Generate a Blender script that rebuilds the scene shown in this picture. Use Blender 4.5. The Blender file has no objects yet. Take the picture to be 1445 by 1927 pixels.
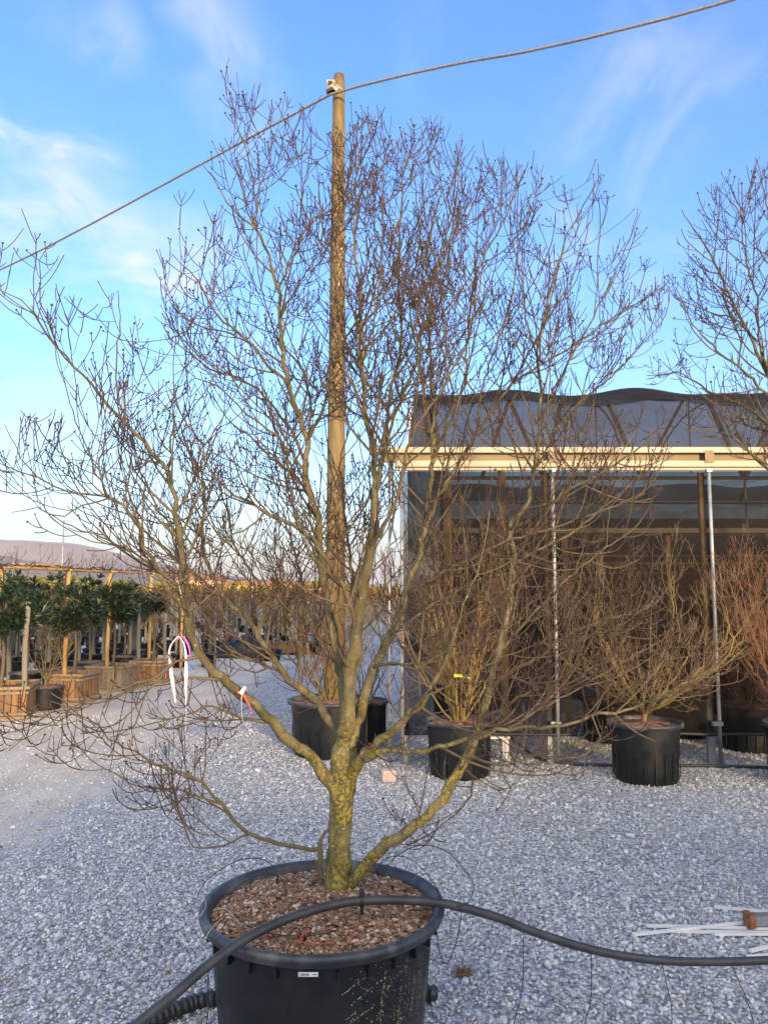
import bpy, math, random
import numpy as np
from mathutils import Vector, Matrix
R = math.radians
rng = np.random.default_rng(7)
random.seed(7)
scene = bpy.context.scene
C = scene.collection

# ------------------------------------------------------------------ camera
F, CX, CY, PITCH, CAMH = 1450.0, 722.5, 963.5, R(5.8), 1.7
cam_d = bpy.data.cameras.new('camera'); cam = bpy.data.objects.new('camera', cam_d); C.objects.link(cam)
cam.location = (0, 0, CAMH); cam.rotation_euler = (R(90) + PITCH, 0, 0)
cam_d.sensor_fit = 'VERTICAL'; cam_d.sensor_height = 36; cam_d.lens = 36 * F / 1927
cam_d.clip_start = 0.05; cam_d.clip_end = 20000
scene.camera = cam
scene.view_settings.view_transform = 'Standard'; scene.view_settings.look = 'None'
scene.view_settings.gamma = 1; scene.view_settings.exposure = 2.0
scene.cycles.max_bounces = 6; scene.cycles.transparent_max_bounces = 16
scene.cycles.volume_bounces = 0

def P(x, y, d):
    """photo pixel + forward distance -> world point"""
    cx = (x - CX) / F; cy = (CY - y) / F
    v = np.array([cx, math.cos(PITCH) - cy * math.sin(PITCH), math.sin(PITCH) + cy * math.cos(PITCH)])
    return np.array([0, 0, CAMH]) + v * (d / v[1])
def PZ(x, y, z):
    cx = (x - CX) / F; cy = (CY - y) / F
    v = np.array([cx, math.cos(PITCH) - cy * math.sin(PITCH), math.sin(PITCH) + cy * math.cos(PITCH)])
    return np.array([0, 0, CAMH]) + v * ((z - CAMH) / v[2])
def G(x, y): return PZ(x, y, 0.0)
cp, sp = math.cos(PITCH), math.sin(PITCH)
def proj(p):
    dy = p[..., 1]; dz = p[..., 2] - CAMH
    dep = dy * cp + dz * sp; up = dz * cp - dy * sp
    return CX + F * p[..., 0] / dep, CY - F * up / dep

# ------------------------------------------------------------------ world and sun
SUN_EL, SUN_AZ = R(9), R(158)      # low, behind the camera, a little to the right
w = bpy.data.worlds.new('World'); scene.world = w; w.use_nodes = True
nt = w.node_tree; nt.nodes.clear()
def N(nt, t, **k):
    n = nt.nodes.new(t)
    for a, b in k.items(): setattr(n, a, b)
    return n
class NB:
    """tiny node-graph builder"""
    def __init__(s, nt): s.nt = nt
    def link(s, a, b): s.nt.links.new(a, b)
    def put(s, inp, v):
        if isinstance(v, bpy.types.NodeSocket): s.nt.links.new(v, inp)
        else: inp.default_value = v
    def math(s, op, a, b=None, c=None, clamp=False):
        n = N(s.nt, 'ShaderNodeMath', operation=op); n.use_clamp = clamp
        s.put(n.inputs[0], a)
        if b is not None: s.put(n.inputs[1], b)
        if c is not None: s.put(n.inputs[2], c)
        return n.outputs[0]
    def vmath(s, op, a, b=None):
        n = N(s.nt, 'ShaderNodeVectorMath', operation=op); s.put(n.inputs[0], a)
        if b is not None: s.put(n.inputs[1], b)
        return n.outputs['Value'] if op in ('DOT_PRODUCT', 'LENGTH') else n.outputs[0]
    def mix(s, f, a, b, blend='MIX'):
        n = N(s.nt, 'ShaderNodeMix', data_type='RGBA', blend_type=blend)
        s.put(n.inputs[0], f); s.put(n.inputs[6], a if isinstance(a, bpy.types.NodeSocket) else (*a, 1) if len(a) == 3 else a)
        s.put(n.inputs[7], b if isinstance(b, bpy.types.NodeSocket) else (*b, 1) if len(b) == 3 else b)
        return n.outputs[2]
    def ramp(s, f, lo, hi, a=0.0, b=1.0):
        n = N(s.nt, 'ShaderNodeMapRange'); n.interpolation_type = 'SMOOTHSTEP'
        s.put(n.inputs[0], f); s.put(n.inputs[1], lo); s.put(n.inputs[2], hi); s.put(n.inputs[3], a); s.put(n.inputs[4], b)
        return n.outputs[0]
    def noise(s, vec, scale, detail=4, rough=.55, dist=0.0):
        n = N(s.nt, 'ShaderNodeTexNoise')
        if vec is not None: s.put(n.inputs['Vector'], vec)
        n.inputs['Scale'].default_value = scale; n.inputs['Detail'].default_value = detail
        n.inputs['Roughness'].default_value = rough; n.inputs['Distortion'].default_value = dist
        return n.outputs[0]
    def mapping(s, vec, loc=(0, 0, 0), rot=(0, 0, 0), scale=(1, 1, 1)):
        n = N(s.nt, 'ShaderNodeMapping'); s.put(n.inputs[0], vec)
        n.inputs[1].default_value = loc; n.inputs[2].default_value = rot; n.inputs[3].default_value = scale
        return n.outputs[0]
b = NB(nt)
sky = N(nt, 'ShaderNodeTexSky', sky_type='NISHITA'); sky.sun_disc = False
sky.sun_elevation = SUN_EL; sky.sun_rotation = SUN_AZ
sky.air_density = 1.0; sky.dust_density = 1.3; sky.ozone_density = 2.2
tc = N(nt, 'ShaderNodeTexCoord').outputs['Generated']
# thin cirrus: streaks that lie along great circles of the sky, broken up by noise
def pxdir(x, y):
    v = P(x, y, 10.0) - np.array([0, 0, CAMH]); return v / np.linalg.norm(v)
def streak(p0, p1, width, amt, seed):
    a, c = pxdir(*p0), pxdir(*p1)
    n = np.cross(a, c); n /= np.linalg.norm(n)
    mid = (a + c); mid /= np.linalg.norm(mid); al = np.cross(n, mid)
    half = math.acos(min(1, float(a @ c))) / 2
    off = b.math('MULTIPLY', b.math('SUBTRACT', b.noise(b.mapping(tc, (seed, 0, 0)), 5, 3), .5), width * 1.6)
    dd = b.math('ADD', b.vmath('DOT_PRODUCT', tc, tuple(n)), off)
    m = b.ramp(b.math('ABSOLUTE', dd), 0.0, width, 1, 0)
    e = b.ramp(b.math('ABSOLUTE', b.vmath('DOT_PRODUCT', tc, tuple(al))), math.sin(half) * .55, math.sin(half) * 1.25, 1, 0)
    # stretched along the streak
    q = N(nt, 'ShaderNodeCombineXYZ')
    b.put(q.inputs[0], b.math('MULTIPLY', b.vmath('DOT_PRODUCT', tc, tuple(al)), 6.0))
    b.put(q.inputs[1], b.math('MULTIPLY', b.vmath('DOT_PRODUCT', tc, tuple(n)), 12.0)); q.inputs[2].default_value = seed
    t = b.ramp(b.noise(q.outputs[0], 1.1, 6, .55, .9), .34, .78)
    return b.math('MULTIPLY', b.math('MULTIPLY', b.math('MULTIPLY', m, e), t), amt)
cl = None
for a in [((-60, 170), (230, 360), .05, 1.0, 1.0), ((20, 330), (420, 540), .09, 1.0, 2.0), ((-80, 400), (330, 500), .10, .95, 9.3), ((330, -60), (500, 130), .07, .5, 3.0),
          ((400, 90), (520, 330), .09, .28, 4.0), ((1330, 0), (1110, 380), .10, .27, 5.0), ((-60, 780), (420, 830), .07, .55, 6.0), ((330, 560), (60, 720), .07, .4, 12.0),
          ((1000, 420), (1260, 560), .09, .3, 7.0), ((60, 90), (260, 20), .07, .25, 8.0), ((560, 650), (-60, 760), .06, .3, 11.0)]:
    s_ = streak(*a)
    cl = s_ if cl is None else b.math('MAXIMUM', cl, s_)
veil = b.math('MULTIPLY', b.ramp(b.noise(b.mapping(tc, scale=(1, 1, 2.6)), 3.2, 6, .6, .8), .45, .8), .16)
cl = b.math('ADD', b.math('MULTIPLY', cl, 1.15), veil, clamp=True)
hs = N(nt, 'ShaderNodeHueSaturation'); hs.inputs['Saturation'].default_value = 1.22; hs.inputs['Hue'].default_value = .507; b.link(sky.outputs[0], hs.inputs['Color'])
sep = N(nt, 'ShaderNodeSeparateXYZ'); b.link(tc, sep.inputs[0])
CLOUD = (1.75, 1.78, 1.82)
tint = b.mix(1.0, hs.outputs[0], (0.64, 0.765, 0.95), 'MULTIPLY')
dusk = b.math('MULTIPLY', b.ramp(sep.outputs[2], .0, .15, 1, 0), .85)      # pale pinkish band opposite the low sun
col = b.mix(dusk, tint, (0.98, 0.92, 1.0))
col = b.mix(cl, col, CLOUD)
# unseen broken cloud, added behind the camera as neutral fill light on the gravel
fill_deck = b.math('MULTIPLY', b.ramp(sep.outputs[1], -.05, -.5, 0, 1), b.ramp(b.noise(b.mapping(tc, scale=(1, 1, 2)), 2.2, 6, .6, .5), .36, .58))
col = b.mix(b.math('MULTIPLY', fill_deck, b.ramp(sep.outputs[2], .02, .2)), col, (5.0, 4.5, 3.9))
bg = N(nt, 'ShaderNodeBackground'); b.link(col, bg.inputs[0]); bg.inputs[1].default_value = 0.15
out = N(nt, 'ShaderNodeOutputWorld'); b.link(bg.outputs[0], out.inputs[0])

sl = bpy.data.lights.new('sun', 'SUN'); sun = bpy.data.objects.new('sun', sl); C.objects.link(sun)
sl.energy = 2.0; sl.angle = R(4); sl.color = (0.95, 0.66, 0.38)
sd = Vector((math.sin(SUN_AZ) * math.cos(SUN_EL), math.cos(SUN_AZ) * math.cos(SUN_EL), math.sin(SUN_EL)))
sun.rotation_euler = sd.to_track_quat('Z', 'Y').to_euler()

# ------------------------------------------------------------------ materials
def new_mat(name):
    m = bpy.data.materials.new(name); m.use_nodes = True
    nt = m.node_tree; return m, NB(nt), nt.nodes['Principled BSDF']
def setp(p, rough=.7, spec=.3, metal=0.0):
    p.inputs['Roughness'].default_value = rough; p.inputs['Specular IOR Level'].default_value = spec
    p.inputs['Metallic'].default_value = metal
def bump(b, p, h, strength=.4, dist=.01):
    n = N(b.nt, 'ShaderNodeBump'); n.inputs['Strength'].default_value = strength; n.inputs['Distance'].default_value = dist
    b.link(h, n.inputs['Height']); b.link(n.outputs[0], p.inputs['Normal'])
def mottled(name, c1, c2, scale=20, rough=.7, spec=.3, bumpv=.3, bscale=None, dist=.005, metal=0, stretch=(1, 1, 1), c3=None, rand=0):
    m, b, p = new_mat(name); setp(p, rough, spec, metal)
    tc = b.mapping(N(b.nt, 'ShaderNodeTexCoord').outputs['Object'], scale=stretch)
    f = b.ramp(b.noise(tc, scale, 5, .6), .35, .65)
    c = b.mix(f, c1, c2)
    if c3: c = b.mix(b.ramp(b.noise(b.mapping(tc, (3, 5, 7)), scale * .35, 4), .52, .66), c, c3)
    if rand:
        oi = N(b.nt, 'ShaderNodeObjectInfo').outputs['Random']
        c = b.mix(b.math('MULTIPLY', oi, rand), c, tuple(v * .45 for v in c1))
    b.link(c, p.inputs['Base Color'])
    if bumpv: bump(b, p, b.noise(tc, bscale or scale * 3, 5, .65), bumpv, dist)
    return m
def bark(name, lich_lo, lich_hi, amount=.5):
    m, b, p = new_mat(name); setp(p, .85, .2)
    geo = N(b.nt, 'ShaderNodeNewGeometry').outputs['Position']
    st = b.mapping(geo, scale=(1, 1, .45))
    c = b.mix(b.ramp(b.noise(st, 22, 6, .6), .35, .65), (0.075, 0.064, 0.037), (0.15, 0.133, 0.088))
    c = b.mix(b.ramp(b.noise(geo, 11, 3), .45, .7), c, (0.07, 0.065, 0.03))
    z = N(b.nt, 'ShaderNodeSeparateXYZ'); b.link(geo, z.inputs[0])
    hgt = b.ramp(z.outputs[2], lich_lo, lich_hi, 1, .10)
    patch = b.ramp(b.noise(geo, 70, 6, .8), .46, .60)
    big = b.ramp(b.noise(geo, 7, 3), .36, .58)
    f = b.math('MULTIPLY', b.math('MULTIPLY', b.math('MULTIPLY', patch, big), hgt), amount * 1.6, clamp=True)
    c = b.mix(b.math('MULTIPLY', f, .9), c, (0.36, 0.29, 0.035))
    spot = b.ramp(b.noise(b.mapping(geo, (9, 2, 1)), 60, 3, .5), .66, .70)
    c = b.mix(b.math('MULTIPLY', spot, .7), c, (0.33, 0.33, 0.28))
    b.link(c, p.inputs['Base Color'])
    bump(b, p, b.noise(st, 70, 6, .7), .7, .006)
    return m
M = {}
M['bark'] = bark('bark', .75, 1.5, .75)
M['bark_far'] = bark('bark_far', .5, 2.5, .3)
M['branch'] = mottled('branch', (0.085, 0.065, 0.042), (0.125, 0.10, 0.07), 30, .85, .2, .3, c3=(0.10, 0.095, 0.035))
M['twig'] = mottled('twig', (0.065, 0.038, 0.027), (0.078, 0.056, 0.042), 12, .8, .25, 0)
M['twig_red'] = mottled('twig_red', (0.21, 0.115, 0.06), (0.17, 0.12, 0.07), 6, .8, .25, 0)
M['twig_green'] = mottled('twig_green', (0.19, 0.15, 0.045), (0.15, 0.10, 0.045), 6, .8, .25, 0)
M['twig_orange'] = mottled('twig_orange', (0.21, 0.105, 0.055), (0.17, 0.095, 0.055), 6, .8, .25, 0)
M['twig_tan'] = mottled('twig_tan', (0.22, 0.15, 0.09), (0.19, 0.14, 0.10), 6, .8, .25, 0)
M['bud'] = mottled('bud', (0.05, 0.03, 0.028), (0.09, 0.06, 0.05), 40, .8, .2, 0)
def plastic():
    m, b, p = new_mat('black_plastic'); setp(p, .42, .4)
    tc = N(b.nt, 'ShaderNodeTexCoord').outputs['Object']
    c = b.mix(b.ramp(b.noise(tc, 3, 6, .7), .5, .8), (0.006, 0.008, 0.010), (0.014, 0.016, 0.018))
    c = b.mix(b.math('MULTIPLY', b.ramp(b.noise(b.mapping(tc, scale=(14, 14, 2)), 3, 6, .7), .58, .8), .35), c, (0.05, 0.05, 0.048))
    b.link(c, p.inputs['Base Color']); b.link(b.ramp(b.noise(tc, 9, 5), .3, .7, .32, .6), p.inputs['Roughness'])
    bump(b, p, b.noise(tc, 60, 4), .12, .002); return m
M['plastic'] = plastic()
M['rim'] = mottled('scuffed_rim_plastic', (0.022, 0.026, 0.032), (0.05, 0.055, 0.062), 14, .5, .5, .2, c3=(0.10, 0.105, 0.11))
M['soil'] = mottled('bark_soil', (0.14, 0.075, 0.042), (0.25, 0.155, 0.095), 34, .95, .1, 1, 90, .02, c3=(0.055, 0.028, 0.016))
M['soil_far'] = mottled('bark_mulch', (0.20, 0.09, 0.06), (0.36, 0.22, 0.17), 28, .95, .1, .8, 60, .02, c3=(0.10, 0.05, 0.03))
M['pumice'] = mottled('pumice', (0.50, 0.42, 0.36), (0.42, 0.31, 0.25), 50, .9, .2, .2)
M['chip'] = mottled('bark_chip', (0.19, 0.11, 0.065), (0.32, 0.21, 0.135), 50, .95, .1, .2)
M['hose'] = mottled('hose_rubber', (0.028, 0.029, 0.031), (0.05, 0.05, 0.052), 16, .5, .45, .1)
M['thin_black'] = mottled('thin_black_tube', (0.012, 0.012, 0.013), (0.02, 0.02, 0.02), 16, .5, .4, 0)
M['red'] = mottled('red_tape', (0.42, 0.05, 0.035), (0.50, 0.09, 0.06), 16, .5, .4, 0)
M['white_tape'] = mottled('white_tape', (0.58, 0.58, 0.60), (0.50, 0.51, 0.54), 16, .5, .4, 0)
M['purple'] = mottled('purple_tape', (0.36, 0.07, 0.38), (0.46, 0.12, 0.46), 16, .5, .4, 0)
M['blue'] = mottled('blue_tape', (0.04, 0.12, 0.42), (0.06, 0.18, 0.5), 16, .5, .4, 0)
M['yellow'] = mottled('yellow_tape', (0.50, 0.44, 0.03), (0.46, 0.40, 0.04), 16, .5, .4, 0)
M['white_paint'] = mottled('white_paint', (0.76, 0.75, 0.73), (0.66, 0.65, 0.62), 9, .5, .4, .1)
M['splash'] = mottled('dried_splash', (0.50, 0.44, 0.30), (0.38, 0.33, 0.2), 20, .8, .2, 0)
M['straw'] = mottled('straw', (0.45, 0.38, 0.25), (0.5, 0.44, 0.32), 20, .8, .2, 0)
M['rust'] = mottled('rust', (0.20, 0.075, 0.035), (0.30, 0.14, 0.08), 30, .9, .2, .4)
M['galv'] = mottled('galvanised_steel', (0.20, 0.21, 0.225), (0.30, 0.31, 0.32), 8, .42, .5, .1, metal=.35)
M['dark_steel'] = mottled('dark_steel', (0.05, 0.042, 0.036), (0.08, 0.066, 0.055), 8, .6, .4, .1)
M['pale_steel'] = mottled('pale_rusty_steel', (0.26, 0.24, 0.20), (0.34, 0.32, 0.28), 30, .6, .4, .2, c3=(0.16, 0.10, 0.06))
M['cream'] = mottled('cream_beam_paint', (0.31, 0.27, 0.195), (0.37, 0.33, 0.25), 3, .55, .4, .1, stretch=(.3, 1, 1))
M['tan_beam'] = mottled('weathered_gutter_metal', (0.16, 0.115, 0.06), (0.20, 0.15, 0.08), 3, .6, .4, .1, stretch=(.3, 1, 1))
M['timber'] = mottled('raw_timber', (0.40, 0.26, 0.12), (0.52, 0.36, 0.19), 14, .8, .2, .3, stretch=(1, 1, .12))
M['pole'] = mottled('weathered_pole_wood', (0.125, 0.092, 0.045), (0.20, 0.15, 0.078), 26, .85, .2, .5, stretch=(1, 1, .10), c3=(0.095, 0.075, 0.05))
M['cable'] = mottled('steel_cable', (0.17, 0.15, 0.14), (0.26, 0.24, 0.22), 40, .5, .5, .2, metal=.3)
M['bamboo'] = mottled('bamboo', (0.30, 0.19, 0.065), (0.40, 0.27, 0.11), 9, .6, .35, .2, stretch=(1, 1, .2), c3=(0.30, 0.18, 0.07))
M['crate'] = mottled('crate_wood', (0.14, 0.076, 0.036), (0.25, 0.145, 0.07), 22, .8, .2, .3, stretch=(1, 1, .06), c3=(0.13, 0.10, 0.07))
M['crate_grey'] = mottled('weathered_crate_wood', (0.18, 0.135, 0.09), (0.25, 0.20, 0.14), 8, .8, .2, .3, stretch=(1, 1, .1))
M['stake'] = mottled('grey_stake', (0.19, 0.18, 0.15), (0.27, 0.255, 0.21), 10, .8, .2, .2, stretch=(1, 1, .15), c3=(0.15, 0.155, 0.13), rand=.7)
M['leaf'] = mottled('laurel_leaf', (0.007, 0.017, 0.009), (0.014, 0.030, 0.011), 3, .42, .5, 0)
M['leaf_tip'] = mottled('laurel_new_leaf', (0.05, 0.075, 0.016), (0.035, 0.065, 0.016), 3, .45, .5, 0)
M['leaf_yellow'] = mottled('golden_leaf', (0.30, 0.24, 0.03), (0.12, 0.15, 0.03), .8, .7, .3, 0)
M['far_brown'] = mottled('far_brown_foliage', (0.20, 0.12, 0.06), (0.13, 0.10, 0.05), 1, .9, .2, 0)
M['house'] = mottled('orange_wall', (0.56, 0.32, 0.20), (0.60, 0.38, 0.25), .8, .8, .2, 0)
M['house_pink'] = mottled('pink_wall', (0.55, 0.38, 0.33), (0.60, 0.42, 0.36), .8, .8, .2, 0)
M['roof'] = mottled('terracotta', (0.30, 0.13, 0.08), (0.36, 0.17, 0.11), 2, .8, .2, 0)
M['window_dark'] = mottled('dark_window', (0.03, 0.035, 0.04), (0.05, 0.055, 0.06), 2, .2, .5, 0)
M['net_dark'] = None
def net(name, col, alpha):
    m = bpy.data.materials.new(name); m.use_nodes = True; nt = m.node_tree; b = NB(nt)
    p = nt.nodes['Principled BSDF']; setp(p, .9, .05); o = nt.nodes['Material Output']
    tc = N(nt, 'ShaderNodeTexCoord').outputs['Object']
    v = b.ramp(b.noise(b.mapping(tc, scale=(.7, .7, 2.2)), 1.2, 4, .6, 1.0), .3, .7, alpha - .07, alpha + .07)
    c = b.mix(b.ramp(b.noise(tc, 1.7, 3), .3, .7), col, tuple(x * 1.35 for x in col))
    b.link(c, p.inputs['Base Color'])
    t = N(nt, 'ShaderNodeBsdfTransparent'); mx = N(nt, 'ShaderNodeMixShader')
    b.link(v, mx.inputs[0]); b.link(t.outputs[0], mx.inputs[1]); b.link(p.outputs[0], mx.inputs[2]); b.link(mx.outputs[0], o.inputs[0])
    return m
M['net'] = net('shade_net', (0.011, 0.0095, 0.009), .69)
M['net_roof'] = net('roof_shade_net', (0.035, 0.027, 0.022), .68)
M['net_thin'] = net('thin_net', (0.03, 0.028, 0.028), .35)
M['net_fold'] = net('folded_shade_net', (0.019, 0.018, 0.018), .86)

def ground_mat():
    m, b, p = new_mat('gravel_ground'); setp(p, .9, .15)
    pos = N(b.nt, 'ShaderNodeNewGeometry').outputs['Position']
    sx = N(b.nt, 'ShaderNodeSeparateXYZ'); b.link(pos, sx.inputs[0])
    v = N(b.nt, 'ShaderNodeTexVoronoi'); v.inputs['Scale'].default_value = 42; b.link(pos, v.inputs['Vector'])
    sc = N(b.nt, 'ShaderNodeSeparateColor'); b.link(v.outputs['Color'], sc.inputs[0])
    g = b.mix(sc.outputs[0], (0.30, 0.303, 0.305), (0.68, 0.685, 0.68))
    g = b.mix(b.ramp(sc.outputs[1], .93, .96), g, (0.42, 0.33, 0.25))
    g = b.mix(b.ramp(v.outputs['Distance'], .25, .75, 0, .65), g, (0.05, 0.055, 0.06))
    big = b.noise(pos, .55, 4, .6)
    g = b.mix(b.math('MULTIPLY', b.ramp(big, .4, .7), .25), g, (0.5, 0.52, 0.55))
    # compacted sandy track on the left
    s = b.mix(b.ramp(b.noise(pos, 1.1, 6, .65), .35, .65), (0.56, 0.48, 0.37), (0.68, 0.60, 0.48))
    s = b.mix(b.math('MULTIPLY', b.ramp(b.noise(pos, 42, 6, .75), .45, .65), .5), s, (0.30, 0.27, 0.23))
    s = b.mix(b.math('MULTIPLY', b.ramp(b.noise(b.mapping(pos, scale=(5, .5, 1)), 1.0, 5, .6), .42, .62), .35), s, (0.36, 0.30, 0.23))
    v2 = N(b.nt, 'ShaderNodeTexVoronoi'); v2.inputs['Scale'].default_value = 55; b.link(pos, v2.inputs['Vector'])
    sc2 = N(b.nt, 'ShaderNodeSeparateColor'); b.link(v2.outputs['Color'], sc2.inputs[0])
    s = b.mix(b.ramp(sc2.outputs[0], .80, .84, 0, .8), s, (0.56, 0.55, 0.53))
    edge = b.math('ADD', sx.outputs[0], b.math('MULTIPLY', b.math('SUBTRACT', b.noise(pos, .8, 6, .75), .5), 2.4))
    msk = b.ramp(edge, -2.75, -2.15, 1, 0)
    c = b.mix(msk, g, s)
    far = b.ramp(sx.outputs[1], 22, 60)
    c = b.mix(far, c, (0.20, 0.16, 0.09))
    b.link(c, p.inputs['Base Color'])
    h = b.math('SUBTRACT', 1.0, v.outputs['Distance'])
    bump(b, p, h, .7, .012)
    return m
M['ground'] = ground_mat()
def stone_mat():
    m, b, p = new_mat('gravel_stone'); setp(p, .75, .3)
    oi = N(b.nt, 'ShaderNodeObjectInfo').outputs['Random']
    wn = N(b.nt, 'ShaderNodeTexWhiteNoise', noise_dimensions='1D'); b.link(oi, wn.inputs['W'])
    r = N(b.nt, 'ShaderNodeValToRGB'); b.link(oi, r.inputs[0])
    e = r.color_ramp.elements; e[0].position = 0; e[0].color = (0.26, 0.262, 0.265, 1); e[1].position = 1; e[1].color = (0.78, 0.76, 0.72, 1)
    for q, cc in [(.25, (0.36, 0.365, 0.37, 1)), (.6, (0.55, 0.555, 0.555, 1)), (.82, (0.68, 0.68, 0.67, 1)), (.93, (0.73, 0.70, 0.66, 1)), (.955, (0.40, 0.31, 0.235, 1)), (.975, (0.46, 0.40, 0.33, 1))]:
        x = e.new(q); x.color = cc
    r.color_ramp.interpolation = 'CONSTANT' if False else 'LINEAR'
    tc = N(b.nt, 'ShaderNodeTexCoord').outputs['Object']
    c = b.mix(b.math('MULTIPLY', b.ramp(b.noise(tc, 2.5, 4), .4, .7), .30), r.outputs[0], (0.62, 0.625, 0.62))
    b.link(c, p.inputs['Base Color']); return m
M['stone'] = stone_mat()
M['mountain'] = mottled('mountain_woods', (0.09, 0.075, 0.06), (0.15, 0.125, 0.10), .0018, .95, .05, 0, c3=(0.20, 0.16, 0.12))

# ------------------------------------------------------------------ mesh helpers
class MB:
    def __init__(s): s.v = []; s.f = []; s.mi = []; s.n = 0; s.smooth = []
    def add(s, v, f, mi=0, smooth=True):
        v = np.asarray(v, float); s.v.append(v)
        for q in f: s.f.append(tuple(int(i) + s.n for i in q)); s.mi.append(mi); s.smooth.append(smooth)
        s.n += len(v)
    def box(s, c, size, rot=None, mi=0):
        x, y, z = [a / 2 for a in size]
        v = np.array([[-x, -y, -z], [x, -y, -z], [x, y, -z], [-x, y, -z], [-x, -y, z], [x, -y, z], [x, y, z], [-x, y, z]])
        if rot is not None: v = v @ np.array(rot).T
        s.add(v + np.array(c), [(0, 3, 2, 1), (4, 5, 6, 7), (0, 1, 5, 4), (1, 2, 6, 5), (2, 3, 7, 6), (3, 0, 4, 7)], mi, False)
    def bar(s, a, b_, wx, wz, mi=0):
        a = np.array(a, float); b_ = np.array(b_, float); d = b_ - a; L = np.linalg.norm(d); d /= L
        up = np.array([0, 0, 1.0]) if abs(d[2]) < .9 else np.array([0, 1.0, 0])
        x = np.cross(up, d); x /= np.linalg.norm(x); z = np.cross(d, x)
        s.box((a + b_) / 2, (wx, L, wz), np.stack([x, d, z], 1), mi)
    def tube(s, pts, rad, sides=8, mi=0, cap=True):
        v, f = tubes(np.array(pts, float)[None], np.broadcast_to(np.array(rad, float), (1, len(pts))), sides, cap)
        s.add(v, f, mi)
    def lathe(s, prof, c=(0, 0, 0), n=32, mi=0, close=False):
        prof = np.array(prof, float); a = np.linspace(0, 2 * math.pi, n, endpoint=False)
        v = np.stack([np.outer(prof[:, 0], np.cos(a)), np.outer(prof[:, 0], np.sin(a)), np.repeat(prof[:, 1:2], n, 1)], -1).reshape(-1, 3) + np.array(c)
        f = [(i * n + j, i * n + (j + 1) % n, (i + 1) * n + (j + 1) % n, (i + 1) * n + j) for i in range(len(prof) - 1) for j in range(n)]
        s.add(v, f, mi)
    def build(s, name, mats, parent=None):
        return mesh_obj(name, np.concatenate(s.v) if s.v else np.zeros((0, 3)), s.f, mats, parent, s.mi, s.smooth)
def mesh_obj(name, v, f, mats, parent=None, mi=None, smooth=True):
    me = bpy.data.meshes.new(name)
    if isinstance(f, np.ndarray) and len(f):
        k = f.shape[1]; nf = len(f)
        me.vertices.add(len(v)); me.vertices.foreach_set('co', np.ascontiguousarray(v, np.float32).ravel())
        me.loops.add(nf * k); me.loops.foreach_set('vertex_index', f.astype(np.int32).ravel())
        me.polygons.add(nf); me.polygons.foreach_set('loop_start', np.arange(0, nf * k, k, dtype=np.int32))
        me.update(calc_edges=True)
    else:
        me.from_pydata([tuple(x) for x in v], [], f); me.update()
    for m in (mats if isinstance(mats, (list, tuple)) else [mats]): me.materials.append(m)
    if mi is not None and len(me.polygons): me.polygons.foreach_set('material_index', np.array(mi, np.int32))
    sm = np.full(len(me.polygons), bool(smooth)) if not hasattr(smooth, '__len__') else np.array(smooth)
    if len(me.polygons): me.polygons.foreach_set('use_smooth', sm)
    o = bpy.data.objects.new(name, me); C.objects.link(o)
    if parent is not None: o.parent = parent
    return o
def tubes(pts, rad, sides=3, cap=False):
    """pts (B,n,3), rad (B,n) -> verts, quads; all branches at once"""
    B, n, _ = pts.shape
    t = np.gradient(pts, axis=1); t /= np.linalg.norm(t, axis=2, keepdims=True) + 1e-9
    ref = np.where(np.abs(t[:, :1, 2:3]) < .8, np.array([0, 0, 1.0]), np.array([1.0, 0, 0]))
    X = np.zeros_like(pts); x = np.cross(np.broadcast_to(ref, t[:, :1].shape)[:, 0], t[:, 0])
    for i in range(n):
        x = x - t[:, i] * np.sum(x * t[:, i], 1, keepdims=True); x /= np.linalg.norm(x, axis=1, keepdims=True) + 1e-9; X[:, i] = x
    Y = np.cross(t, X)
    a = np.arange(sides) * 2 * math.pi / sides
    v = pts[:, :, None] + rad[:, :, None, None] * (X[:, :, None] * np.cos(a)[:, None] + Y[:, :, None] * np.sin(a)[:, None])
    base = (np.arange(B) * n * sides)[:, None, None]
    i = np.arange(n - 1)[:, None] * sides; j = np.arange(sides)[None]; j2 = (j + 1) % sides
    q = np.stack([i + j, i + j2, i + sides + j2, i + sides + j], -1)[None] + base[..., None]
    q = q.reshape(-1, 4)
    if cap:
        q = [tuple(z) for z in q]
        for k in range(B):
            o = k * n * sides
            q.append(tuple(o + z for z in range(sides))[::-1]); q.append(tuple(o + (n - 1) * sides + z for z in range(sides)))
    return v.reshape(-1, 3), q
def thing(name, label, cat, loc=(0, 0, 0), group=None, rotz=0, kind=None):
    o = bpy.data.objects.new(name, None); C.objects.link(o); o.location = tuple(float(v) for v in loc); o.rotation_euler.z = rotz
    o.empty_display_size = .1; return tag(o, label, cat, group, kind)
def tag(o, label=None, cat=None, group=None, kind=None):
    if label: o['label'] = label
    if cat: o['category'] = cat
    if group: o['group'] = group
    if kind: o['kind'] = kind
    return o
def keep(o, root):            # geometry was built in world coordinates: offset it to its thing's base
    o.parent = root; o.location = tuple(-v for v in root.location); return o
def copy_tree(o, loc, rz, label=None, scale=None):
    r = o.copy(); C.objects.link(r); r.location = tuple(float(v) for v in loc); r.rotation_euler.z = rz
    if scale: r.scale = scale if hasattr(scale, '__len__') else (scale,) * 3
    if label: r['label'] = label
    for ch in o.children:
        c = ch.copy(); C.objects.link(c); c.parent = r
        for g in ch.children:
            d = g.copy(); C.objects.link(d); d.parent = c
    return r
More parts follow.
